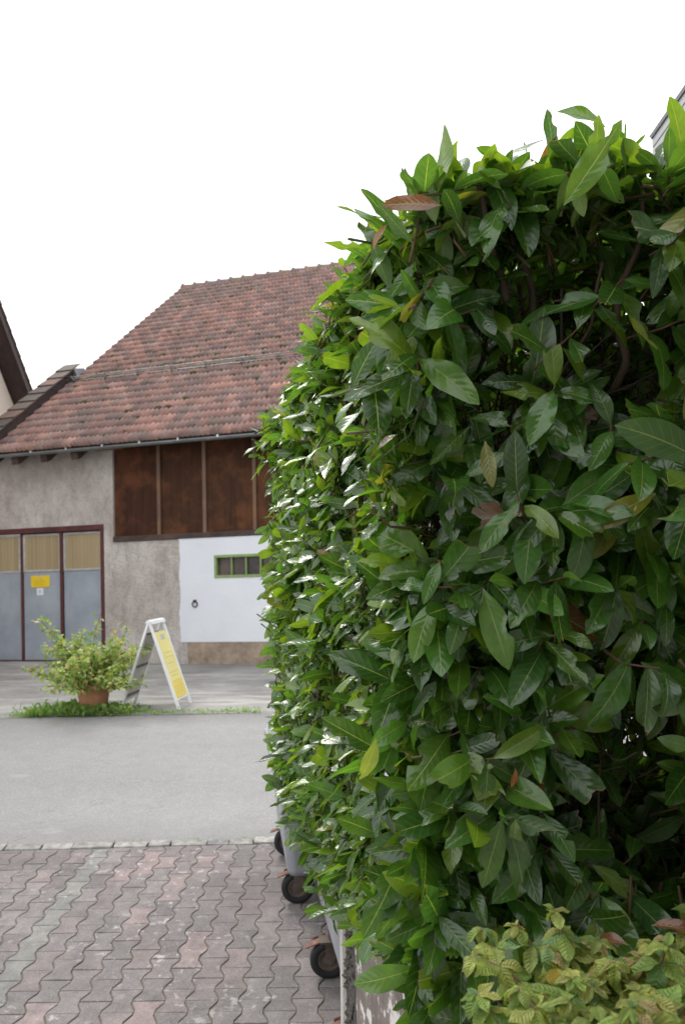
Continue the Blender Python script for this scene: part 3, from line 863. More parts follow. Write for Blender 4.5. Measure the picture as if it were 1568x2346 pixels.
# notices on the gate
def notice(x0, x1, y0, y1, name, mat, label, marks):
    b0 = gb + .032
    a0, a1 = fa(x0, y0, b0), fa(x1, y0, b0); z0, z1 = fz((x0 + x1) / 2, y1, b0), fz((x0 + x1) / 2, y0, b0)
    m = MB(); m.box(a0, a1, b0, b0 + .008, z0, z1, bl)
    o = m.build(name, mat, None, bevel=.003, org=bl((a0 + a1) / 2, b0, z0)); tag(o, label, "sign")
    for (mx0, mx1, my0, my1, mm, nm) in marks:
        k = MB(); k.box(a0 + (a1 - a0) * mx0, a0 + (a1 - a0) * mx1, b0 + .0082, b0 + .0105, z0 + (z1 - z0) * my0, z0 + (z1 - z0) * my1, bl)
        k.build(nm, mm, o)
notice(72, 114.5, 1318, 1345, "notice_sign", M['yellow'], "yellow rectangular notice on the middle leaf of the grey gate",
       [(.42, .56, .74, .90, M['greyprint'], "emblem"), (.27, .72, .55, .60, M['ochre'], "lettering"), (.20, .80, .42, .46, M['ochre'], "lettering"), (.16, .62, .29, .33, M['ochre'], "lettering"), (.22, .76, .16, .20, M['ochre'], "lettering")])
notice(85.5, 100.5, 1347, 1363, "sticker", M['paper'], "small white square sticker below the yellow notice on the gate",
       [(.36, .60, .30, .72, M['blueprint'], "emblem")])

# ------------------------------------------------------------------ cream house at the left
hx = -8.55
hs = empty("house", (hx - 3, 20, -.86))
tag(hs, "cream rendered house gable with dark brown verge rising behind the barn's left end", "house")
va, vb = Vector((hx, 16.6, 0)), Vector((hx + .12, 24.2, 0))
p1 = at(0, 695, 20.0); p2 = at(73, 895, 21.8)
dv = p2 - p1; 
pt = lambda s: p1 + dv * s
S0, S1 = -2.6, 1.9          # ridge .. eave along the verge
m = MB()
def hp(s, off, dz): 
    p = pt(s); return Vector((p.x - off, p.y, p.z + dz))
wallp = [hp(S0, .5, -.40), hp(S1 - .25, .5, -.40)]
low = [Vector((wallp[1].x, wallp[1].y, -1.2)), Vector((wallp[0].x, wallp[0].y, -1.2))]
m.prism(wallp + low, (-.35, 0, 0))
yr = pt(S0).y
mir = lambda v: Vector((v.x, 2 * yr - v.y, v.z))
m.prism([mir(v) for v in wallp + low][::-1], (-.35, 0, 0))
m.box(-17, wallp[0].x - .36, wallp[1].y - .3, wallp[1].y, -1.2, wallp[1].z)
m.build("wall", M['cream'], hs)
m = MB()
q = [hp(S0, 0, -.05), hp(S1, 0, -.05), hp(S1, 0, -.30), hp(S0, 0, -.30)]
m.prism(q, (-.04, 0, 0))
q = [hp(S0, .04, -.16), hp(S1, .04, -.16), hp(S1, .04, -.24), hp(S0, .04, -.24)]
m.prism(q, (-.6, 0, 0))
m.build("verge_board", M['darkbrown'], hs)
m = MB(); dl = dv.normalized(); tot = dv.length * (S1 - S0); s = 0
while s < tot:
    a0 = pt(S0) + dl * s; nrm = Vector((0, .69, .72))
    q = [a0 - nrm * .0, a0 + dl * .40 - nrm * .0, a0 + dl * .40 + nrm * .075, a0 + nrm * .03]
    m.prism([v + Vector((.03, 0, 0)) for v in q], (-8, 0, 0), (.11, .075, .068)); s += .36
for v in (1,):
    a0 = pt(S0); b0 = mir(pt(S1)); m.prism([a0, b0, b0 + Vector((0, 0, -.1)), a0 + Vector((0, 0, -.1))], (-8, 0, 0), (.11, .075, .068))
m.build("roof", M['tile'], hs)

# ------------------------------------------------------------------ neighbouring house on the right (its eaves show above the hedge; the rear wing is added, unseen) 
nh = empty("dwelling", (5.2, 4, gz(4)))
tag(nh, "house eaves with two pale grey boards above the right end of the hedge", "house")
ex = lambda D, off=0.0: 4.32 - .0294 * (D - 10) + off
EZ2 = 6.47
def nb(m, o0, o1, z0, z1, D0=-3.0, D1=10.7, col=None):
    m.hexa([Vector((ex(D0, o0), D0, z0)), Vector((ex(D0, o1), D0, z0)), Vector((ex(D1, o1), D1, z0)), Vector((ex(D1, o0), D1, z0)),
            Vector((ex(D0, o0), D0, z1)), Vector((ex(D0, o1), D0, z1)), Vector((ex(D1, o1), D1, z1)), Vector((ex(D1, o0), D1, z1))], col)
m = MB(); nb(m, -.02, .10, EZ2 - .045, EZ2); m.build("drip_edge", M['slate'], nh)
for z0, z1, o in ((EZ2 - .165, EZ2 - .05, 0), (EZ2 - .295, EZ2 - .185, .004)):
    m = MB(); nb(m, o, .05, z0, z1); m.build("fascia_board", M['soffit'], nh)
m = MB(); nb(m, .06, .8, EZ2 - .24, EZ2 - .05); nb(m, .02, .05, EZ2 - .40, EZ2 - .30); nb(m, .055, .8, EZ2 - .40, EZ2 - .36); m.build("soffit", M['slate'], nh)
m = MB()
nb(m, .80, 1.15, -2.6, EZ2 - .25, -3, 10.5)
m.box(-1.9, 4.9, -1.95, -1.6, -2.6, 3.6)  # unseen wing wall added behind the camera to darken the hedge front
m.build("wall", M['housewall'], nh)
m = MB()
m.hexa([Vector((ex(-3, -.02), -3, EZ2 + .002)), Vector((9.5, -3, EZ2 + 3.2)), Vector((9.5, 10.75, EZ2 + 3.2)), Vector((ex(10.75, -.02), 10.75, EZ2 + .002)),
        Vector((ex(-3, -.02), -3, EZ2 + .02)), Vector((9.5, -3, EZ2 + 3.3)), Vector((9.5, 10.75, EZ2 + 3.3)), Vector((ex(10.75, -.02), 10.75, EZ2 + .02))], (.1, .08, .075))
m.box(-2.2, 4.2, -4, -.85, 2.9, 3.02, None, (.1, .08, .075))  # unseen porch slab, added to keep skylight off the hedge front
m.build("roof", M['tile'], nh)

# ------------------------------------------------------------------ raised bed and its wall
wallX = lambda D: 0.215 * (3.3 - D)
WT = -.86
wallobj = empty("garden_wall", (0, 3.3, gz(3.3)))
tag(wallobj, "low garden wall with flaking white paint and pale cement end under the hedge", "wall")
m = MB()
def wpt(D, off, z): return Vector((wallX(D) + off, D - off * .215, z))
nD, nZ = 30, 10
vs = []; 
for i in range(nD + 1):
    for j in range(nZ + 1):
        D = .6 + (3.265 - .6) * i / nD; z = -2.6 + (WT + 2.6) * j / nZ
        vs.append(wpt(D, random.gauss(0, .0025), z))
m.add(vs, [(i * (nZ + 1) + j, i * (nZ + 1) + j + 1, (i + 1) * (nZ + 1) + j + 1, (i + 1) * (nZ + 1) + j) for i in range(nD) for j in range(nZ)])
m.hexa([wpt(.6, .006, -2.6), wpt(.6, .2, -2.6), wpt(3.25, .2, -2.6), wpt(3.25, .006, -2.6), wpt(.6, .006, WT), wpt(.6, .2, WT), wpt(3.25, .2, WT), wpt(3.25, .006, WT)])
m.build("wall_face", M['peel'], wallobj)
m = MB()
for k in range(60):          # broken gravelly arris
    z = -2.6 + k * .029
    for q in range(7):
        D = random.uniform(3.17, 3.305); r_ = random.uniform(.008, .017); c = wpt(D, random.uniform(-.010, .004), z + random.uniform(-.02, .02))
        ps = [(r_, 0, 0), (0, r_, 0), (-r_, 0, 0), (0, -r_, 0), (0, 0, r_), (0, 0, -r_)]
        k2 = random.uniform(.5, 1.4)
        m.add([c + Vector(p_) * random.uniform(.7, 1.3) for p_ in ps], [(0, 1, 4), (1, 2, 4), (2, 3, 4), (3, 0, 4), (1, 0, 5), (2, 1, 5), (3, 2, 5), (0, 3, 5)])
m.hexa([wpt(3.15, -.004, -2.6), wpt(3.15, .2, -2.6), wpt(3.31, .2, -2.6), wpt(3.31, -.004, -2.6), wpt(3.15, -.004, WT), wpt(3.15, .2, WT), wpt(3.31, .2, WT), wpt(3.31, -.004, WT)])
m.build("gravel_arris", M['grit'], wallobj)
m = MB(); m.hexa([wpt(3.312, -.022, -2.6), wpt(3.312, .25, -2.6), wpt(3.36, .25, -2.6), wpt(3.36, -.022, -2.6), wpt(3.312, -.018, WT), wpt(3.312, .25, WT), wpt(3.36, .25, WT), wpt(3.36, -.018, WT)])
m.build("cement_edge", M['cement'], wallobj, bevel=.004)
# soil
sv, sq = [], []; nx, ny = 40, 44
for j in range(ny + 1):
    for i in range(nx + 1):
        D = .5 + (3.25 - .5) * j / ny; x0 = wallX(D) + .19; x = x0 + (2.7 - x0) * i / nx
        z = WT - .02 + .10 * min(1, (x - x0) / .5) + .03 * math.sin(x * 5 + D * 3) + rng.normal(0, .009)
        sv.append((x, D - .04, z))
for j in range(ny):
    for i in range(nx):
        a = j * (nx + 1) + i; sq.append((a, a + 1, a + nx + 2, a + nx + 1))
tag(fastmesh("soil", sv, sq, M['soil']), kind='structure')
m = MB(); m.hexa([Vector((.82, 3.22, -2.6)), Vector((2.7, 3.22, -2.6)), Vector((2.7, 3.4, -2.6)), Vector((.82, 3.4, -2.6)), Vector((.82, 3.22, WT - .02)), Vector((2.7, 3.22, WT - .02)), Vector((2.7, 3.4, WT - .02)), Vector((.82, 3.4, WT - .02))])
m.build("rear_wall", M['peel'], wallobj)
e0, e1 = at(1330, 2040, 2.15), at(1620, 1985, 2.3)
m = MB(); m.tube([e0, e0.lerp(e1, .5) + Vector((0, 0, .02)), e1], [.05, .052, .05], 10)
tag(m.build("bed_edging", M['edging'], smooth=True, org=e0), "dark grey round edging lying on the soil under the hedge", "edging")

# ------------------------------------------------------------------ galvanised wheeled bins
def bin_(D0, D1, xl0, label, ca, fl_):
    """near end D0, far end D1; xl0(D) left side line of the bottom"""
    p0 = Vector((xl0(D0), D0, 0)); p1 = Vector((xl0(D1), D1, 0))
    t = (p1 - p0).normalized(); sl = .12 * t.y
    t3 = Vector((t.x, t.y, sl)).normalized(); r3 = Vector((t.y, -t.x, 0)); u3 = r3.cross(t3)
    o = Vector((p0.x, p0.y, gz(D0)))
    Lg = (p1 - p0).length
    fr = lambda a, l, h: o + r3 * a + t3 * l + u3 * h      # a to the right, l along, h up
    root = empty("wheeled_bin", o); tag(root, label, "bin", "galvanised wheeled bins beside the wall")
    WD = .78
    def rr(a0, a1, l0, l1, rad, h, n=5):
        out = []
        for cx, cy, s in ((a1 - rad, l1 - rad, 0), (a0 + rad, l1 - rad, 90), (a0 + rad, l0 + rad, 180), (a1 - rad, l0 + rad, 270)):
            for k in range(n):
                th = R(s + 90 * k / (n - 1)); out.append(fr(cx + rad * math.cos(th), cy + rad * math.sin(th), h))
        return out
    m = MB(); BH, TP = .25, .90
    rings = [rr(.05, WD - .05, .05, Lg - .05, .03, BH), rr(.012, WD - .012, .012, Lg - .012, .05, BH + .008), rr(0, WD, 0, Lg, .06, BH + .04),
             rr(-.05, WD + .05, -.03, Lg + .03, .07, TP), rr(-.085, WD + .085, -.06, Lg + .06, .07, TP + .004), rr(-.085, WD + .085, -.06, Lg + .06, .07, TP + .04), rr(-.05, WD + .05, -.03, Lg + .03, .07, TP + .044)]
    n = len(rings[0]); vs = sum(rings, [])
    fs = [tuple(range(n))[::-1], tuple(range((len(rings) - 1) * n, len(rings) * n))]
    for i in range(len(rings) - 1): fs += [(i * n + k, i * n + (k + 1) % n, (i + 1) * n + (k + 1) % n, (i + 1) * n + k) for k in range(n)]
    m.add(vs, fs); body = m.build("body", M['galv'], root, bevel=0)
    body.data.shade_smooth(); mod = body.modifiers.new("ws", 'WEIGHTED_NORMAL')
    m = MB(); rg = []
    for k in range(7):
        th = math.pi * k / 6; 
        rg.append([fr(WD / 2 - (WD / 2 + .07) * math.cos(th), l, TP + .05 + .12 * math.sin(th)) for l in (-.05, Lg + .05)])
    vs = sum(rg, []); fs = [(2 * i, 2 * i + 2, 2 * i + 3, 2 * i + 1) for i in range(6)] + [tuple(range(0, 14, 2)), tuple(range(1, 14, 2))]
    m.add(vs, fs); m.build("lid", M['galv'], root)
    for (a, l) in ((ca, .17), (ca, Lg - fl_), (WD - .04, .17), (WD - .04, Lg - fl_)):
        yaw = random.uniform(-.05, .25)
        wr = .11
        def wf(x, y, z, a=a, l=l): return fr(a + x * math.cos(yaw) - z * math.sin(yaw) - .01, l - z * math.cos(yaw) - x * math.sin(yaw), wr + y)
        m = MB(); m.lathe([(.064, -.018), (.077, -.024), (.101, -.024), (.109, -.015), (.11, 0), (.109, .015), (.101, .024), (.077, .024), (.064, .018)], 36, wf)
        wh = m.build("wheel", M['rubber'], root, smooth=True)
        m = MB(); m.lathe([(.0005, -.026), (.016, -.026), (.018, -.016), (.035, -.010), (.056, -.014), (.066, -.021), (.066, .021), (.056, .014), (.035, .010), (.018, .016), (.0005, .026)], 28, wf); m.build("hub", M['rim'], wh, smooth=True)
        m = MB()
        def bx(x0, x1, y0, y1, z0, z1): m.box(x0, x1, y0, y1, z0, z1, wf)
        bx(-.06, .06, .108, .118, -.045, .045)
        for sz in (-1, 1):
            z0, z1 = sorted((sz * .034, sz * .040))
            m.hexa([wf(-.022, -.012, z0), wf(.018, -.012, z0), wf(.018, -.012, z1), wf(-.022, -.012, z1), wf(-.03, .108, z0), wf(.06, .108, z0), wf(.06, .108, z1), wf(-.03, .108, z1)])
        m.tube([wf(0, 0, -.045), wf(0, 0, .045)], .012, 8)
        m.lathe([(.03, 0), (.03, .045)], 12, lambda x, y, z, wf=wf: wf(x + .02, .115 + z, y))
        m.build("caster_fork", M['galv'] if l > .5 and False else M['rim'], root)
        m = MB()
        m.hexa([wf(-.135, .075, -.025), wf(-.045, .105, -.025), wf(-.045, .105, .025), wf(-.135, .075, .025), wf(-.137, .082, -.025), wf(-.045, .118, -.025), wf(-.045, .118, .025), wf(-.137, .082, .025)])
        m.hexa([wf(-.09, .085, -.05), wf(-.02, .117, -.05), wf(-.02, .117, -.042), wf(-.09, .085, -.042), wf(-.09, .105, -.05), wf(-.02, .13, -.05), wf(-.02, .13, -.042), wf(-.09, .105, -.042)])
        m.build("brake_pedal", M['rust'], root, bevel=.004)
    return root
bin_(3.45, 4.78, lambda D: -.037 - .165 * (D - 3.9), "grey galvanised wheeled bin nearest the end of the garden wall", .02, .44)
bin_(5.02, 6.1, lambda D: -.372 - .15 * (D - 5.0), "grey galvanised wheeled bin standing by the road kerb under the hedge", .09, .17)

# ------------------------------------------------------------------ folding advertising board
BD = 10.75
A_near_top, A_far_top = at(339.5, 1424, BD), None
ydep = .5
gY = lambda p: gz(p.y)
Ltop = at(340, 1422, BD); zt_b = Ltop.z
lft, rgt = at(273, 1617, BD), at(411, 1617, BD)
off = Vector((.080, ydep, gz(BD + ydep) - gz(BD)))
sb = empty("pavement_sign", Vector((Ltop.x, BD + ydep / 2, gz(BD))))
tag(sb, "white folding pavement sign with yellow poster on the weedy verge", "sign")
def panel(foot, s):
    """one leaf of the board: s=-1 left leaf, 1 right leaf"""
    foot = Vector((foot.x, BD, gz(BD) - .01)); top = Vector((Ltop.x + s * .012, BD, zt_b))
    d = top - foot; u_ = off.copy(); u_.normalize(); Wd = off.length
    nrm = u_.cross(d).normalized() * s
    if nrm.x * s < 0: nrm = -nrm
    fr = lambda c, h, k: foot + u_ * c + d * h + nrm * k
    fm = MB()
    fm.box(0, .045, 0, 1.0, 0, 0, None) if False else None
    def bx(m, c0, c1, h0, h1, k0, k1): m.hexa([fr(c0, h0, k0), fr(c1, h0, k0), fr(c1, h0, k1), fr(c0, h0, k1), fr(c0, h1, k0), fr(c1, h1, k0), fr(c1, h1, k1), fr(c0, h1, k1)])
    bx(fm, 0, .048, 0, .985, -.03, .002); bx(fm, Wd - .048, Wd, 0, .985, -.03, .002); bx(fm, .048, Wd - .048, .965, .985, -.028, .0); bx(fm, .048, Wd - .048, .098, .115, -.028, .0)
    f_ = fm.build("frame", M['whitepaint'], sb, bevel=.006)
    m = MB(); bx(m, .049, Wd - .049, .116, .87, -.016, -.006); m.build("board", M['boardback'], sb)
    if s > 0:
        m = MB(); bx(m, .05, Wd - .05, .118, .865, -.005, -.001); po = m.build("poster", M['poster'], sb)
        for h, c0, c1 in ((.62, .12, .4), (.57, .10, .42), (.50, .14, .36), (.40, .1, .42), (.36, .12, .38), (.30, .1, .4), (.235, .1, .42), (.205, .13, .39), (.175, .1, .35)):
            m = MB(); bx(m, c0, c1, h, h + .008, -.0008, .0006); m.build("lettering", M['print'], po)
        m = MB(); bx(m, .2, .33, .77, .83, -.0008, .0006); m.build("emblem", M['greyprint'], po)
        m = MB(); bx(m, .05, Wd - .05, .118, .30, -.0016, -.00095); m.build("poster_band", M['band'], po)
    else:
        for h in (.84, .47, .15):
            m = MB(); bx(m, .049, Wd - .049, h, h + .025, -.03, -.0165); m.build("crossbar", M['slat'], sb)
panel(lft, -1); panel(rgt, 1)
m = MB(); tp0 = Vector((Ltop.x, BD - .004, zt_b - .006)); 
q = [(-.05, -.045), (-.03, .004), (0, .016), (.03, .004), (.05, -.045), (.03, -.03), (-.03, -.03)]
m.prism([tp0 + Vector((x_, 0, z_)) for x_, z_ in q], off + Vector((0, 0, .0))); m.build("top_hinge", M['whitepaint'], sb, bevel=.004)

# ------------------------------------------------------------------ potted shrub
pc = at(215, 1607, 10.8); pc.z = gz(10.8)
pot = empty("potted_shrub", pc); tag(pot, "yellowish green bushy shrub in a terracotta pot on the verge", "plant")
m = MB(); fr = lambda x, y, z: pc + Vector((x, y, z))
m.lathe([(.001, 0), (.17, 0), (.178, .01), (.205, .20), (.218, .285), (.242, .29), (.246, .30), (.25, .355), (.245, .362), (.222, .362), (.215, .30), (.001, .30)], 40, fr)
m.build("pot", M['terra'], pot, smooth=True, bevel=0)
m = MB(); m.lathe([(.001, .315), (.213, .305)], 24, fr); m.build("potting_soil", M['soil'], pot)
SP, SA, SN, SLn, SW, SC = [], [], [], [], [], []
stm = MB()
def shrub_branch(base, d, length, n, spread):
    pts = [base]; p = base.copy(); dd = d.normalized()
    for i in range(5):
        dd = (dd + Vector((random.gauss(0, .16), random.gauss(0, .16), random.gauss(.0, .1)))).normalized(); p = p + dd * length / 5; pts.append(p.copy())
    stm.tube(pts, [.009, .008, .006, .005, .004, .002], 5, (.10, .07, .045))
    for i in range(n):
        f = random.random() ** .6; k = min(int(f * 5), 4); q = pts[k].lerp(pts[k + 1], f * 5 - k)
        r = Vector((random.gauss(0, 1), random.gauss(0, 1), random.gauss(.1, .7))).normalized()
        q = q + r * random.random() * spread
        a = (r + dd * .4 + Vector((0, 0, -.1))).normalized()
        SP.append(q); SA.append(a); SN.append(Vector((random.gauss(0, .45), random.gauss(-.25, .45), 1)))
        l = random.uniform(.05, .085); SLn.append(l); SW.append(l * random.uniform(.6, .85))
        k = random.random(); c = np.array((.14, .225, .05)) * (1 - k) + np.array((.29, .30, .12)) * k
        if random.random() < .2: c = np.array((.085, .17, .03))
        if q.z < pc.z + .29: SP.pop(); SA.pop(); SN.pop(); SLn.pop(); SW.pop(); continue
        if random.random() < .06: c = np.array((.34, .22, .12))
        SC.append(c * 1.7)
top = pc + Vector((0, 0, .3))
for i in range(62):
    az = random.uniform(0, 2 * math.pi); el = random.choice([random.uniform(.12, .8), random.uniform(.6, 1.5)])
    ln = random.uniform(.5, .92) * (1.0 if el < 1.2 else .9)
    shrub_branch(top + Vector((random.gauss(0, .06), random.gauss(0, .06), 0)), Vector((math.cos(az) * math.cos(el), math.sin(az) * math.cos(el), math.sin(el))), ln, 56, .10)
shrub_branch(top, Vector((-.60, 0, .95)), 1.22, 120, .08)
shrub_branch(top, Vector((-.50, .1, .85)), .95, 60, .07)
shrub_branch(top, Vector((.10, 0, 1)), 1.0, 50, .05)
shrub_branch(top, Vector((.32, 0, .9)), .95, 50, .05)
shrub_branch(top, Vector((-.93, -.1, .06)), .98, 120, .08)
shrub_branch(top, Vector((.8, -.1, .55)), .8, 120, .08)
v, q, u_, c, d = build_leaves(SP, SA, SN, SLn, SW, SC, 5, 3, bend=rng.normal(.7, .5, len(SP)), wob=.1, serr=.22)
fastmesh("foliage", v - np.array(pc), q, M['shrubleaf'], pot, u_, c, d).location = (0, 0, 0)
stm.build("stem", M['bark'], pot, smooth=True)

# ------------------------------------------------------------------ verge weeds and moss tufts in the kerb joint (ground cover)
WP, WA, WN, WL, WW, WC = [], [], [], [], [], []
def weed(x, y, h, n, broad, green):
    for i in range(n):
        az = random.uniform(0, 6.28); el = random.uniform(.35, 1.45)
        d = Vector((math.cos(az) * math.cos(el), math.sin(az) * math.cos(el), math.sin(el)))
        l = h * random.uniform(.5, 1.1)
        WP.append(Vector((x + random.gauss(0, .03), y + random.gauss(0, .03), gz(y) - .01)) + (d * l * random.random() * .6 if broad else Vector((0, 0, 0))))
        WA.append(d); WN.append(Vector((-d.x * .3, -d.y * .3, 1)))
        l2 = l * (.5 if broad else 1.0)
        WL.append(l2); WW.append(l2 * (random.uniform(.45, .7) if broad else random.uniform(.05, .09)))
        k = random.uniform(.65, 1.3); WC.append(np.array(green) * k * 2.0)
for i in range(1300):
    px = random.choice([random.uniform(20, 600), random.uniform(70, 290), random.uniform(60, 260), random.gauss(150, 50)])
    X = (px - PX) / F_U * 10.5
    front = random.random()
    Y = vergeY(X) + .02 + abs(random.gauss(0, .13)) + (random.random() * .42 if 90 < px < 285 else 0)
    hh = random.uniform(.03, .085) if px > 290 or px < 60 else random.uniform(.05, .17)
    if 300 < px < 420 and Y > 10.7: continue
    weed(X, Y, hh, random.randint(4, 8), random.random() < .55, random.choice([(.085, .18, .04), (.10, .20, .035), (.12, .215, .05), (.075, .14, .04), (.16, .20, .06), (.13, .20, .10)]))
for i in range(330):
    px = random.gauss(185, 62); X = (px - PX) / F_U * 10.5
    Y = random.uniform(vergeY(X) + .0, 10.6 if 150 < px < 290 else 10.85)
    weed(X, Y, random.uniform(.07, .2), random.randint(4, 7), random.random() < .65, random.choice([(.085, .15, .05), (.10, .17, .06), (.12, .17, .07), (.09, .14, .06)]))
for i in range(75):
    X = random.uniform(-2.6, -.35); Y = kerbY(X) + .115 + random.gauss(0, .018)
    if random.random() < .5 + .4 * math.sin(X * 6): weed(X, Y, random.uniform(.015, .035), random.randint(3, 8), random.random() < .5, (.13, .20, .04))
for i in range(34):
    X = -.07 + PITCH * (random.randint(-20, 4) + .5) + random.uniform(-.012, .012); Y = random.uniform(3.7, 6.0)
    weed(X, Y, random.uniform(.012, .026), 7, True, random.choice([(.13, .19, .035), (.12, .12, .03), (.14, .10, .03)]))
v, q, u_, c, d = build_leaves(WP, WA, WN, WL, WW, WC, 4, 3, bend=rng.normal(.8, .5, len(WP)), wob=.1)
tag(fastmesh("weeds", v, q, M['weed'], None, u_, c, d), kind='stuff')

# ------------------------------------------------------------------ laurel hedge
HB, HT = -.96, 1.05
plan = [Vector((.135, 1.78, 0)), Vector((1.15, 1.74, 0)), Vector((.70, 4.15, 0)), Vector((-.355, 4.15, 0))]
LP, LA, LNn, LL, LW, LC, LT, LB = [], [], [], [], [], [], [], []
tw = MB()
greens = [(.041, .112, .019), (.047, .129, .020), (.029, .082, .019), (.057, .146, .021), (.048, .112, .025), (.080, .174, .022)]
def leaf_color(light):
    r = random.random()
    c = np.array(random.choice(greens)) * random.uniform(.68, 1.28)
    if r < .05 + light * .33: c = np.array((.125, .215, .022)) * random.uniform(.8, 1.15)  # more young pale blades on brighter faces: the light there is put into colour
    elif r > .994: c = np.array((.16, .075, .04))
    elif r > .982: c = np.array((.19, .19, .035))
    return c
def pix(p): return (PX + F_U * p.x / p.y, PY - F_U * p.z / p.y)
def shoot(tip, d, out, length, n, lmin, lmax, droop, light, leafy=.6, cut=.3):
    """a twig that ends at the hedge surface with a spiral of blades round its last part"""
    d = d.normalized()
    if d.dot(out) < .25: d = (d + out * (.4 - d.dot(out))).normalized()
    base = tip - d * length
    mid = base.lerp(tip, .5) + Vector((random.gauss(0, .012), random.gauss(0, .012), -.01))
    fresh = random.random() < .5
    tw.tube([base, mid, tip], [.0036, .003, .002], 5, (.10, .055, .032) if not fresh else (.085, .10, .035))
    ph = random.uniform(0, 6.28)
    s1 = d.cross(Vector((.3, .2, .9))).normalized(); s2 = d.cross(s1)
    for i in range(n):
        f = 1 - (i / max(n - 1, 1)) * leafy + random.uniform(-.03, .03)
        p = base.lerp(tip, min(max(f, .05), 1.0))
        t = ph + i * 2.4 + random.uniform(-.3, .3)
        rad = s1 * math.cos(t) + s2 * math.sin(t)
        k = .85 if i == 0 else random.uniform(.35, .75)
        a = (d * k + rad * 1.0 + Vector((0, 0, -droop)) + Vector((random.gauss(0, .14), random.gauss(0, .14), random.gauss(0, .14)))).normalized()
        nr = d * .55 + out * .8 + Vector((0, 0, .5)) + Vector((random.gauss(0, .22), random.gauss(0, .22), random.gauss(0, .22)))
        if nr.dot(out) < -.2: nr = nr + out
        l = random.uniform(lmin, lmax) * (.72 if i == 0 else 1)
        LP.append(p); LA.append(a); LNn.append(nr); LL.append(l); LW.append(l * random.uniform(.31, .41))
        LC.append(leaf_color(light)); LT.append(random.uniform(.45, .88) if random.random() < cut else 1.0); LB.append(1)

def facept(i, f, z):
    a, b = plan[i], plan[(i + 1) % 4]
    p = a.lerp(b, f); e = (b - a).normalized(); o = Vector((e.y, -e.x, 0))
    p = Vector((p.x, p.y, z))
    rt = .10 + .26 * max(0, (f - .84) / .16) if i == 3 else .22
    if z > HT - rt:
        k = (z - (HT - rt)) / rt; p = p - o * (rt * (1 - math.sqrt(max(0, 1 - k * k)))); o = (o * math.sqrt(max(.05, 1 - k * k)) + Vector((0, 0, k))).normalized()
    if z < HB + .2: o = (o + Vector((0, 0, -.35))).normalized(); p = p - o * .07 * min(1, (HB + .2 - z) / .2)
    return p, o
V3 = lambda s: Vector((random.gauss(0, s), random.gauss(0, s), random.gauss(0, s)))
def lump(p): return .035 * math.sin(p.x * 9 + p.z * 5) * math.sin(p.y * 6 + p.z * 8 + 1)
# left face (towards the drive): dense, trimmed
for i in range(1350):
    f = random.random(); zlo = HB - .20 + .27 * min(1, max(0, (f - .50) / .28))
    z = random.uniform(zlo, HT + .02)
    p, o = facept(3, f, min(z, HT)); p = p + o * (lump(p) + random.gauss(-.03, .03) - (.025 * max(0, (f - .8) / .2) if z > .4 else 0))
    small = random.random() < .45
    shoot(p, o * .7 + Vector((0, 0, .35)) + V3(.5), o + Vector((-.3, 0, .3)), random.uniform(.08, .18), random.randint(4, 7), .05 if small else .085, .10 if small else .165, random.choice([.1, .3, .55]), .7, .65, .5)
for i in range(170):     # the trimmed top-left edge
    f = random.uniform(0, .9); p, o = facept(3, f, HT - abs(random.gauss(0, .09))); p = p - o * (.01 + .03 * max(0, (f - .8) / .2) + abs(random.gauss(0, .025)))
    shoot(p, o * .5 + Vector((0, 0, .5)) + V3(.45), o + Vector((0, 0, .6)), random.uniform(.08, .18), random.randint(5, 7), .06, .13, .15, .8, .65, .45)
# front face (towards the camera): larger blades, thinner cover with dark gaps to the right
holes = [(1300, 560, 230, 130), (1270, 660, 210, 190), (1560, 800, 60, 200), (1330, 1000, 60, 60), (1390, 1480, 70, 60), (1180, 820, 130, 140), (1440, 850, 120, 160), (1130, 1030, 120, 60), (1500, 1720, 130, 200), (1420, 1880, 140, 110), (1440, 1130, 90, 60), (1280, 1790, 90, 60), (1200, 1190, 80, 50), (1520, 2010, 120, 90), (1490, 640, 70, 120)]
def in_hole(p):
    x, y = pix(p); h = 0
    for hx_, hy, rx, ry in holes:
        r = ((x - hx_) / rx) ** 2 + ((y - hy) / ry) ** 2
        h = max(h, 1 - r)
    return h
cnt = 0; tries = 0
while cnt < 350 and tries < 5000:
    tries += 1
    f = random.random() ** .9; z = random.uniform(HB, HT - .02)
    p, o = facept(0, f, z); p = p + o * (lump(p) + random.gauss(-.03, .06))
    h = in_hole(p)
    if random.random() < h * 1.4: continue
    dens = 1.0 if f < .35 else .66
    if random.random() > dens: continue
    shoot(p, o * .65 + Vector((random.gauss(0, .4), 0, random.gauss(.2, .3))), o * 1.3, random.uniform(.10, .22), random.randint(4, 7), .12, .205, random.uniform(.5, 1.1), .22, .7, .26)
    cnt += 1
# second layer deeper in
for i in range(170):
    f = random.random(); z = random.uniform(HB, HT - .1)
    p, o = facept(0, f, z); p = p - o * random.uniform(.12, .4)
    if random.random() < in_hole(p) * 1.4: continue
    shoot(p, o * .4 + V3(.5) + Vector((0, 0, .3)), o, random.uniform(.12, .22), random.randint(4, 6), .10, .17, .35, .1, .7, .3)
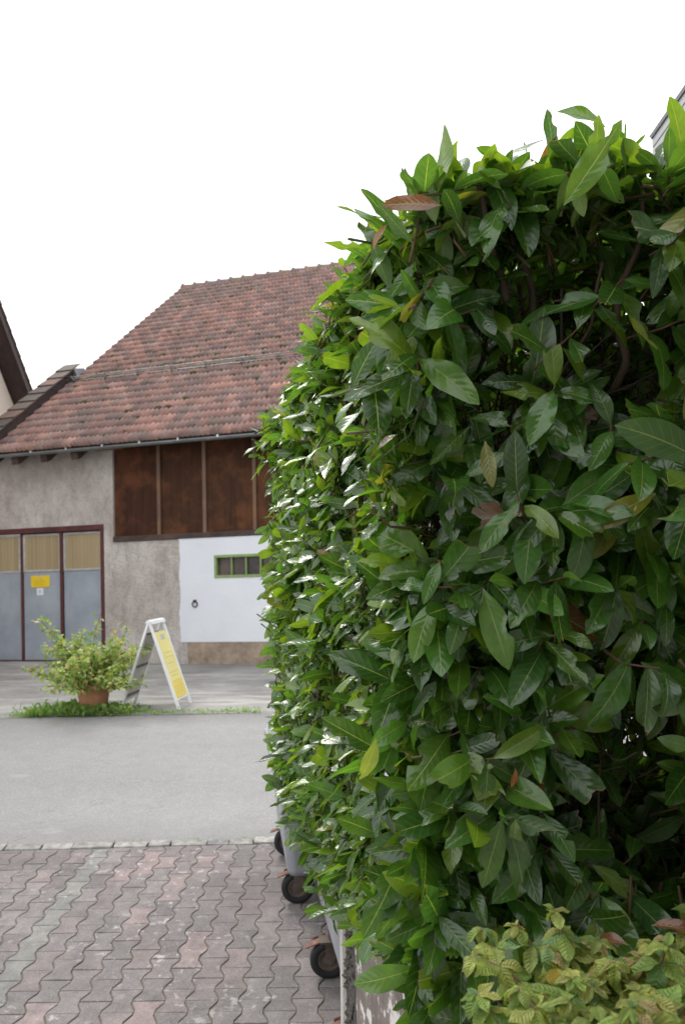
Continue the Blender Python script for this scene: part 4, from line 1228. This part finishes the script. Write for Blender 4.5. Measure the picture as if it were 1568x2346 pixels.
# top
for i in range(560):
    e1_ = plan[0].lerp(plan[1], random.random()); e2_ = plan[3].lerp(plan[2], random.random())
    p = e1_.lerp(e2_, random.random() ** 1.3); p = Vector((p.x, p.y, HT + random.gauss(-.035, .025) - (.05 if p.y < 2.2 and p.x < .5 else 0)))
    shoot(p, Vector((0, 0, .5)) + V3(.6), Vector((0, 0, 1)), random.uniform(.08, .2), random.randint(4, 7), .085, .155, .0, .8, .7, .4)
for i in range(40):      # taller fresh shoots along the front top edge
    f = random.random(); p = plan[0].lerp(plan[1], f); p = Vector((p.x, p.y + random.uniform(.02, .4), HT + random.uniform(-.05, .02) + (.02 if f > .35 else -.05)))
    shoot(p, Vector((random.gauss(0, .7), random.gauss(-.1, .4), .7)), Vector((0, -.4, .9)), random.uniform(.1, .2), random.randint(4, 6), .10, .17, .12, .9, .7, .3)
# right and far faces, lit from outside and seen through the gaps
for i in range(950):
    f = random.random(); z = random.uniform(HB, HT); p, o = facept(1, f, z); p = p + o * random.gauss(0, .05)
    shoot(p, o * .7 + V3(.45) + Vector((0, 0, .3)), o, random.uniform(.1, .2), random.randint(5, 7), .09, .15, .15, .8, .65, .3)
for i in range(520):
    f = random.random(); z = random.uniform(-.1, HT); p, o = facept(1, f, z); p = p + o * random.gauss(.02, .08)
    shoot(p, o * .6 + V3(.5) + Vector((0, 0, .3)), o, random.uniform(.1, .2), random.randint(5, 7), .10, .17, .15, .9, .65, .2)
for i in range(260):
    f = random.random(); z = random.uniform(HB - .1, .1); p, o = facept(1, f, z); p = p - o * random.uniform(-.05, .3)
    shoot(p, o * .6 + V3(.5) + Vector((0, 0, .2)), o, random.uniform(.1, .2), random.randint(5, 7), .11, .18, .3, .6, .65, .2)
for i in range(480):
    f = random.random(); z = random.uniform(HB, HT); p, o = facept(2, f, z); p = p + o * random.gauss(0, .05)
    shoot(p, o * .7 + V3(.45) + Vector((0, 0, .3)), o, random.uniform(.1, .2), random.randint(5, 7), .09, .15, .15, .8, .65, .3)
# lower fringe hanging over the wall
for i in range(190):
    f = random.random(); p, o = facept(3, f, HB + random.uniform(-.12, .04) + .17 * max(0, min(1, (f - .5) / .25)))
    shoot(p + o * random.uniform(-.2, .03), o * .5 + Vector((0, 0, -.3)) + V3(.4), o, random.uniform(.1, .2), random.randint(3, 6), .09, .145, .35, .4, .65, .35)
for i in range(52):
    f = random.uniform(.06, .6); p, o = facept(0, f, HB + random.uniform(.02, .3))
    shoot(p + o * random.uniform(-.1, .06), o * .5 + V3(.4), o, random.uniform(.1, .2), random.randint(4, 6), .13, .20, .55, .2, .65, .25)

# the few dead and yellowed blades that catch the eye
for (x, y, D, ax_, l, cc) in ((1010, 470, 1.66, (-1, -.1, .06), .125, (.17, .07, .045)), (885, 515, 1.8, (-.5, 0, -.5), .06, (.26, .10, .03)), (1500, 1130, 1.66, (-.9, -.1, -.4), .15, (.20, .19, .03)),
                              (1110, 1010, 1.68, (.1, -.1, -1), .10, (.17, .17, .03)), (1440, 720, 1.7, (.4, 0, -.9), .10, (.16, .19, .025)), (1180, 1760, 1.66, (-.1, -.2, -.9), .045, (.27, .09, .05)), (860, 1690, 1.72, (-.2, -.1, -1), .11, (.17, .22, .06)), (1385, 292, 1.72, (-.85, -.1, .55), .115, (.10, .20, .022)), (1290, 470, 1.66, (.6, -.1, .75), .19, (.10, .20, .022))):
    LP.append(at(x, y, D)); LA.append(Vector(ax_)); LNn.append(Vector((random.gauss(0, .3), -1, .4))); LL.append(l); LW.append(l * .34); LC.append(np.array(cc)); LT.append(1.0); LB.append(1)

# stems and limbs inside
hed = empty("hedge", Vector((.45, 2.4, WT)))
tag(hed, "tall clipped laurel hedge with glossy green leaves, rising above the garden wall", "hedge")
br = MB()
def inside(p, m_=.03):
    if not (WT - .1 < p.z < HT - .10): return False
    for i in range(4):
        a, b = plan[i], plan[(i + 1) % 4]; e = (b - a).normalized()
        mm = m_ + (.34 * max(0, p.z - .4) / .6 if i == 3 else 0)
        if (Vector((p.x, p.y, 0)) - a).dot(Vector((e.y, -e.x, 0))) > -mm: return False
    return True
def limb(p0, p1, r0, r1, wig=.05, n=7, sub=0):
    if sub == 0 and not inside(p1): return
    ctl = []
    for i in range(n + 1):
        p = p0.lerp(p1, i / n)
        if 0 < i < n: p = p + V3(wig)
        ctl.append(p)
    pts = ctl
    if r0 > .004:                       # smooth curve through the control points
        pts = []
        for i in range(n):
            a, b, c, d = ctl[max(i - 1, 0)], ctl[i], ctl[i + 1], ctl[min(i + 2, n)]
            for k in range(4):
                t = k / 4; pts.append(.5 * ((2 * b) + (c - a) * t + (2 * a - 5 * b + 4 * c - d) * t * t + (3 * b - a - 3 * c + d) * t ** 3))
        pts.append(ctl[-1])
    col = random.choice([(.055, .036, .026), (.05, .038, .029), (.065, .042, .03)])
    nn_ = len(pts) - 1
    br.tube(pts, [(r0 + (r1 - r0) * i / nn_) * random.uniform(.9, 1.1) for i in range(nn_ + 1)], 7, col)
    pts = ctl
    for k in range(sub):
        i = random.randint(2, n); q = pts[i]
        d = V3(1); d.z = abs(d.z) + .3; d.normalize()
        e_ = q + d * random.uniform(.18, .5)
        if inside(e_): limb(q, e_, r1 * .8, .0025, .025, 5, 2 if r1 > .009 else 0)
for i in range(70):
    e1_ = plan[0].lerp(plan[1], random.uniform(.15, .95)); e2_ = plan[3].lerp(plan[2], random.uniform(.2, .9))
    b = e1_.lerp(e2_, random.uniform(.08, .8)); b = Vector((max(b.x, .25), b.y, WT - .02))
    tpt = b + Vector((random.gauss(0, .22), random.gauss(0, .2), 0)); tpt.z = HT - random.uniform(.1, .35)
    if inside(tpt): limb(b, tpt, random.uniform(.005, .010), .0035, .022, 6, 8)
# the heavy limbs that show in the gaps
A1 = at(1560, 2010, 2.25); limb(A1, at(1530, 700, 2.2), .015, .007, .025, 7, 9)
limb(at(1480, 1150, 2.15), at(1080, 760, 2.0), .013, .006, .02, 6, 9)
limb(at(1330, 1700, 2.1), at(1060, 1000, 2.0), .011, .005, .022, 6, 9)
limb(at(1250, 1500, 2.3), at(1200, 480, 2.0), .009, .004, .025, 6, 9)
limb(at(1290, 900, 2.0), at(1120, 380, 1.8), .011, .006, .012, 6, 3)
limb(at(1400, 900, 1.95), at(1470, 420, 1.8), .011, .006, .012, 6, 3)
limb(at(1160, 690, 1.86), at(1090, 400, 1.74), .009, .006, .006, 5, 2)
for i in range(200):     # clutter of fine dead twigs
    b = plan[0].lerp(plan[1], random.uniform(.1, 1)).lerp(plan[3].lerp(plan[2], random.uniform(.1, 1)), random.uniform(.03, .75))
    b = Vector((b.x, b.y, random.uniform(HB, HT - .15))); d = V3(1); d.z = d.z * .6 + .5; d.normalize()
    e_ = b + d * random.uniform(.2, .5)
    if inside(e_, .06) and e_.z < HT - .16: limb(b, e_, .005, .002, .015, 5, 1)
hb = Vector(hed.location)
o = br.build("branch", M['bark'], hed, smooth=True, org=hb)
o = tw.build("twig", M['bark'], hed, smooth=True, org=hb)
n = len(LP)
PP, AA, NN_ = np.array([tuple(p) for p in LP]), np.array([tuple(p) for p in LA]), np.array([tuple(p) for p in LNn])
v, q, u_, c, d = build_leaves(PP, AA, NN_, LL, LW, LC, 12, 7, bend=rng.normal(.42, .36, n), fold=rng.normal(.15, .13, n), trunc=LT, bite=.2, wob=.075, shape=(1.0, .64), twist=.18)
fo = fastmesh("foliage", v - np.array(hb), q, M['laurel'], hed, u_, c, d)
fo.location = (0, 0, 0)

# ------------------------------------------------------------------ wilting balm plants in the bed
def balm(base, h, n, lean, label, k0=0.5):
    h = h * .84
    root = empty("balm_plant", base); tag(root, label, "plant", "wilting balm plants at the foot of the hedge")
    sm = MB(); bp, ba, bn, bl_, bw, bc = [], [], [], [], [], []
    for s in range(n):
        p = base + Vector((random.gauss(0, .035), random.gauss(0, .035), 0)); d = (Vector((random.gauss(0, .28), random.gauss(0, .22), 1)) + lean).normalized()
        pts = [p.copy()]; hh = h * random.uniform(.65, 1.08); seg = 7
        for i in range(seg):
            d = (d + V3(.07) + Vector((0, 0, -.03 * i))).normalized(); p = p + d * hh / seg; pts.append(p.copy())
        sm.tube(pts, [.0032 - .0018 * i / seg for i in range(seg + 1)], 6, random.choice([(.20, .075, .085), (.16, .10, .06), (.22, .11, .10)]))
        for i in range(1, seg + 1):
            q = pts[i]; az = random.uniform(0, 3.14)
            for k in range(6 if i < seg else 8):
                t = az + k * math.pi * (.36 if i < seg else .3); r = Vector((math.cos(t), math.sin(t), random.uniform(-.5, .35)))
                l = random.uniform(.034, .066) * (1 if i < seg else .65) * (.8 if i < 3 else 1)
                bp.append(q); ba.append(r + Vector((0, 0, random.uniform(-.7, .2)))); bn.append(Vector((r.x * .2, r.y * .2 - .25, 1))); bl_.append(l); bw.append(l * random.uniform(.46, .62))
                f = random.random(); cc = np.array((.12, .20, .035)) * (1 - f) + np.array((.24, .24, .06)) * f
                if random.random() < .07: cc = np.array((.26, .20, .09))
                if random.random() < .1: cc = np.array((.09, .17, .055))
                bc.append(cc * random.uniform(1.05, 1.6))
    v, q, u_, c, dd = build_leaves(bp, ba, bn, bl_, bw, bc, 16, 7, bend=rng.normal(.75, .5, len(bp)), fold=rng.normal(.16, .2, len(bp)), serr=.10, wob=.11, shape=(.85, .75), twist=.25)
    fo = fastmesh("foliage", v - np.array(base), q, M['mint'], root, u_, c, dd); fo.location = (0, 0, 0)
    sm.build("stem", M['bark'], root, smooth=True)
bz = WT + .09
for (x, y, D, h, n, lab) in (
    (1385, 2350, 1.28, .32, 22, "yellowing balm plant with a purple stem in the middle of the wilting clump"),
    (1290, 2440, 1.16, .25, 20, "browned low balm plant at the left end of the wilting clump"),
    (1500, 2400, 1.22, .22, 22, "greener balm plant at the right end of the wilting clump"),
    (1400, 2500, 1.08, .27, 20, "low yellow balm plant in front of the wilting clump"),
    (1320, 2520, 1.06, .26, 20, "pale balm plant at the front left of the wilting clump"),
    (1510, 2510, 1.08, .27, 20, "small green balm plant at the front right corner of the bed")):
    b = at(x, y, D); b.z = at(x, y, D).z; b.z = max(bz, b.z - .08); balm(b, h, n, Vector((0, -.15, 0)), lab)
bb = at(1500, 2160, 1.62); balm(Vector((bb.x, bb.y, bz)), .42, 1, Vector((.04, 0, .9)), "single tall drooping balm stem hanging over the dark soil")
# fallen brown leaves on the soil
fl = [(1425, 2100, 1.75), (1440, 2165, 1.62), (1350, 2085, 1.8), (1490, 2120, 1.66), (1395, 2200, 1.55)]
for i, (x, y, D) in enumerate(fl):
    p = at(x, y, D); 
    v, q, u_, c, dd = build_leaves([p], [Vector((random.uniform(-1, 1), random.uniform(-.4, .6), random.uniform(0, .4)))], [Vector((0, -.5, 1))], [.10], [.042], [np.array((.22, .095, .05)) * random.uniform(.7, 1.2)], 12, 7, bend=[.9], fold=[.45])
    o = fastmesh("fallen_leaf", v - np.array(p), q, M['laurel'], None, u_, c, dd); o.location = p
    tag(o, "curled brown dead leaf lying on the soil beneath the hedge", "leaf", "fallen brown leaves on the soil")
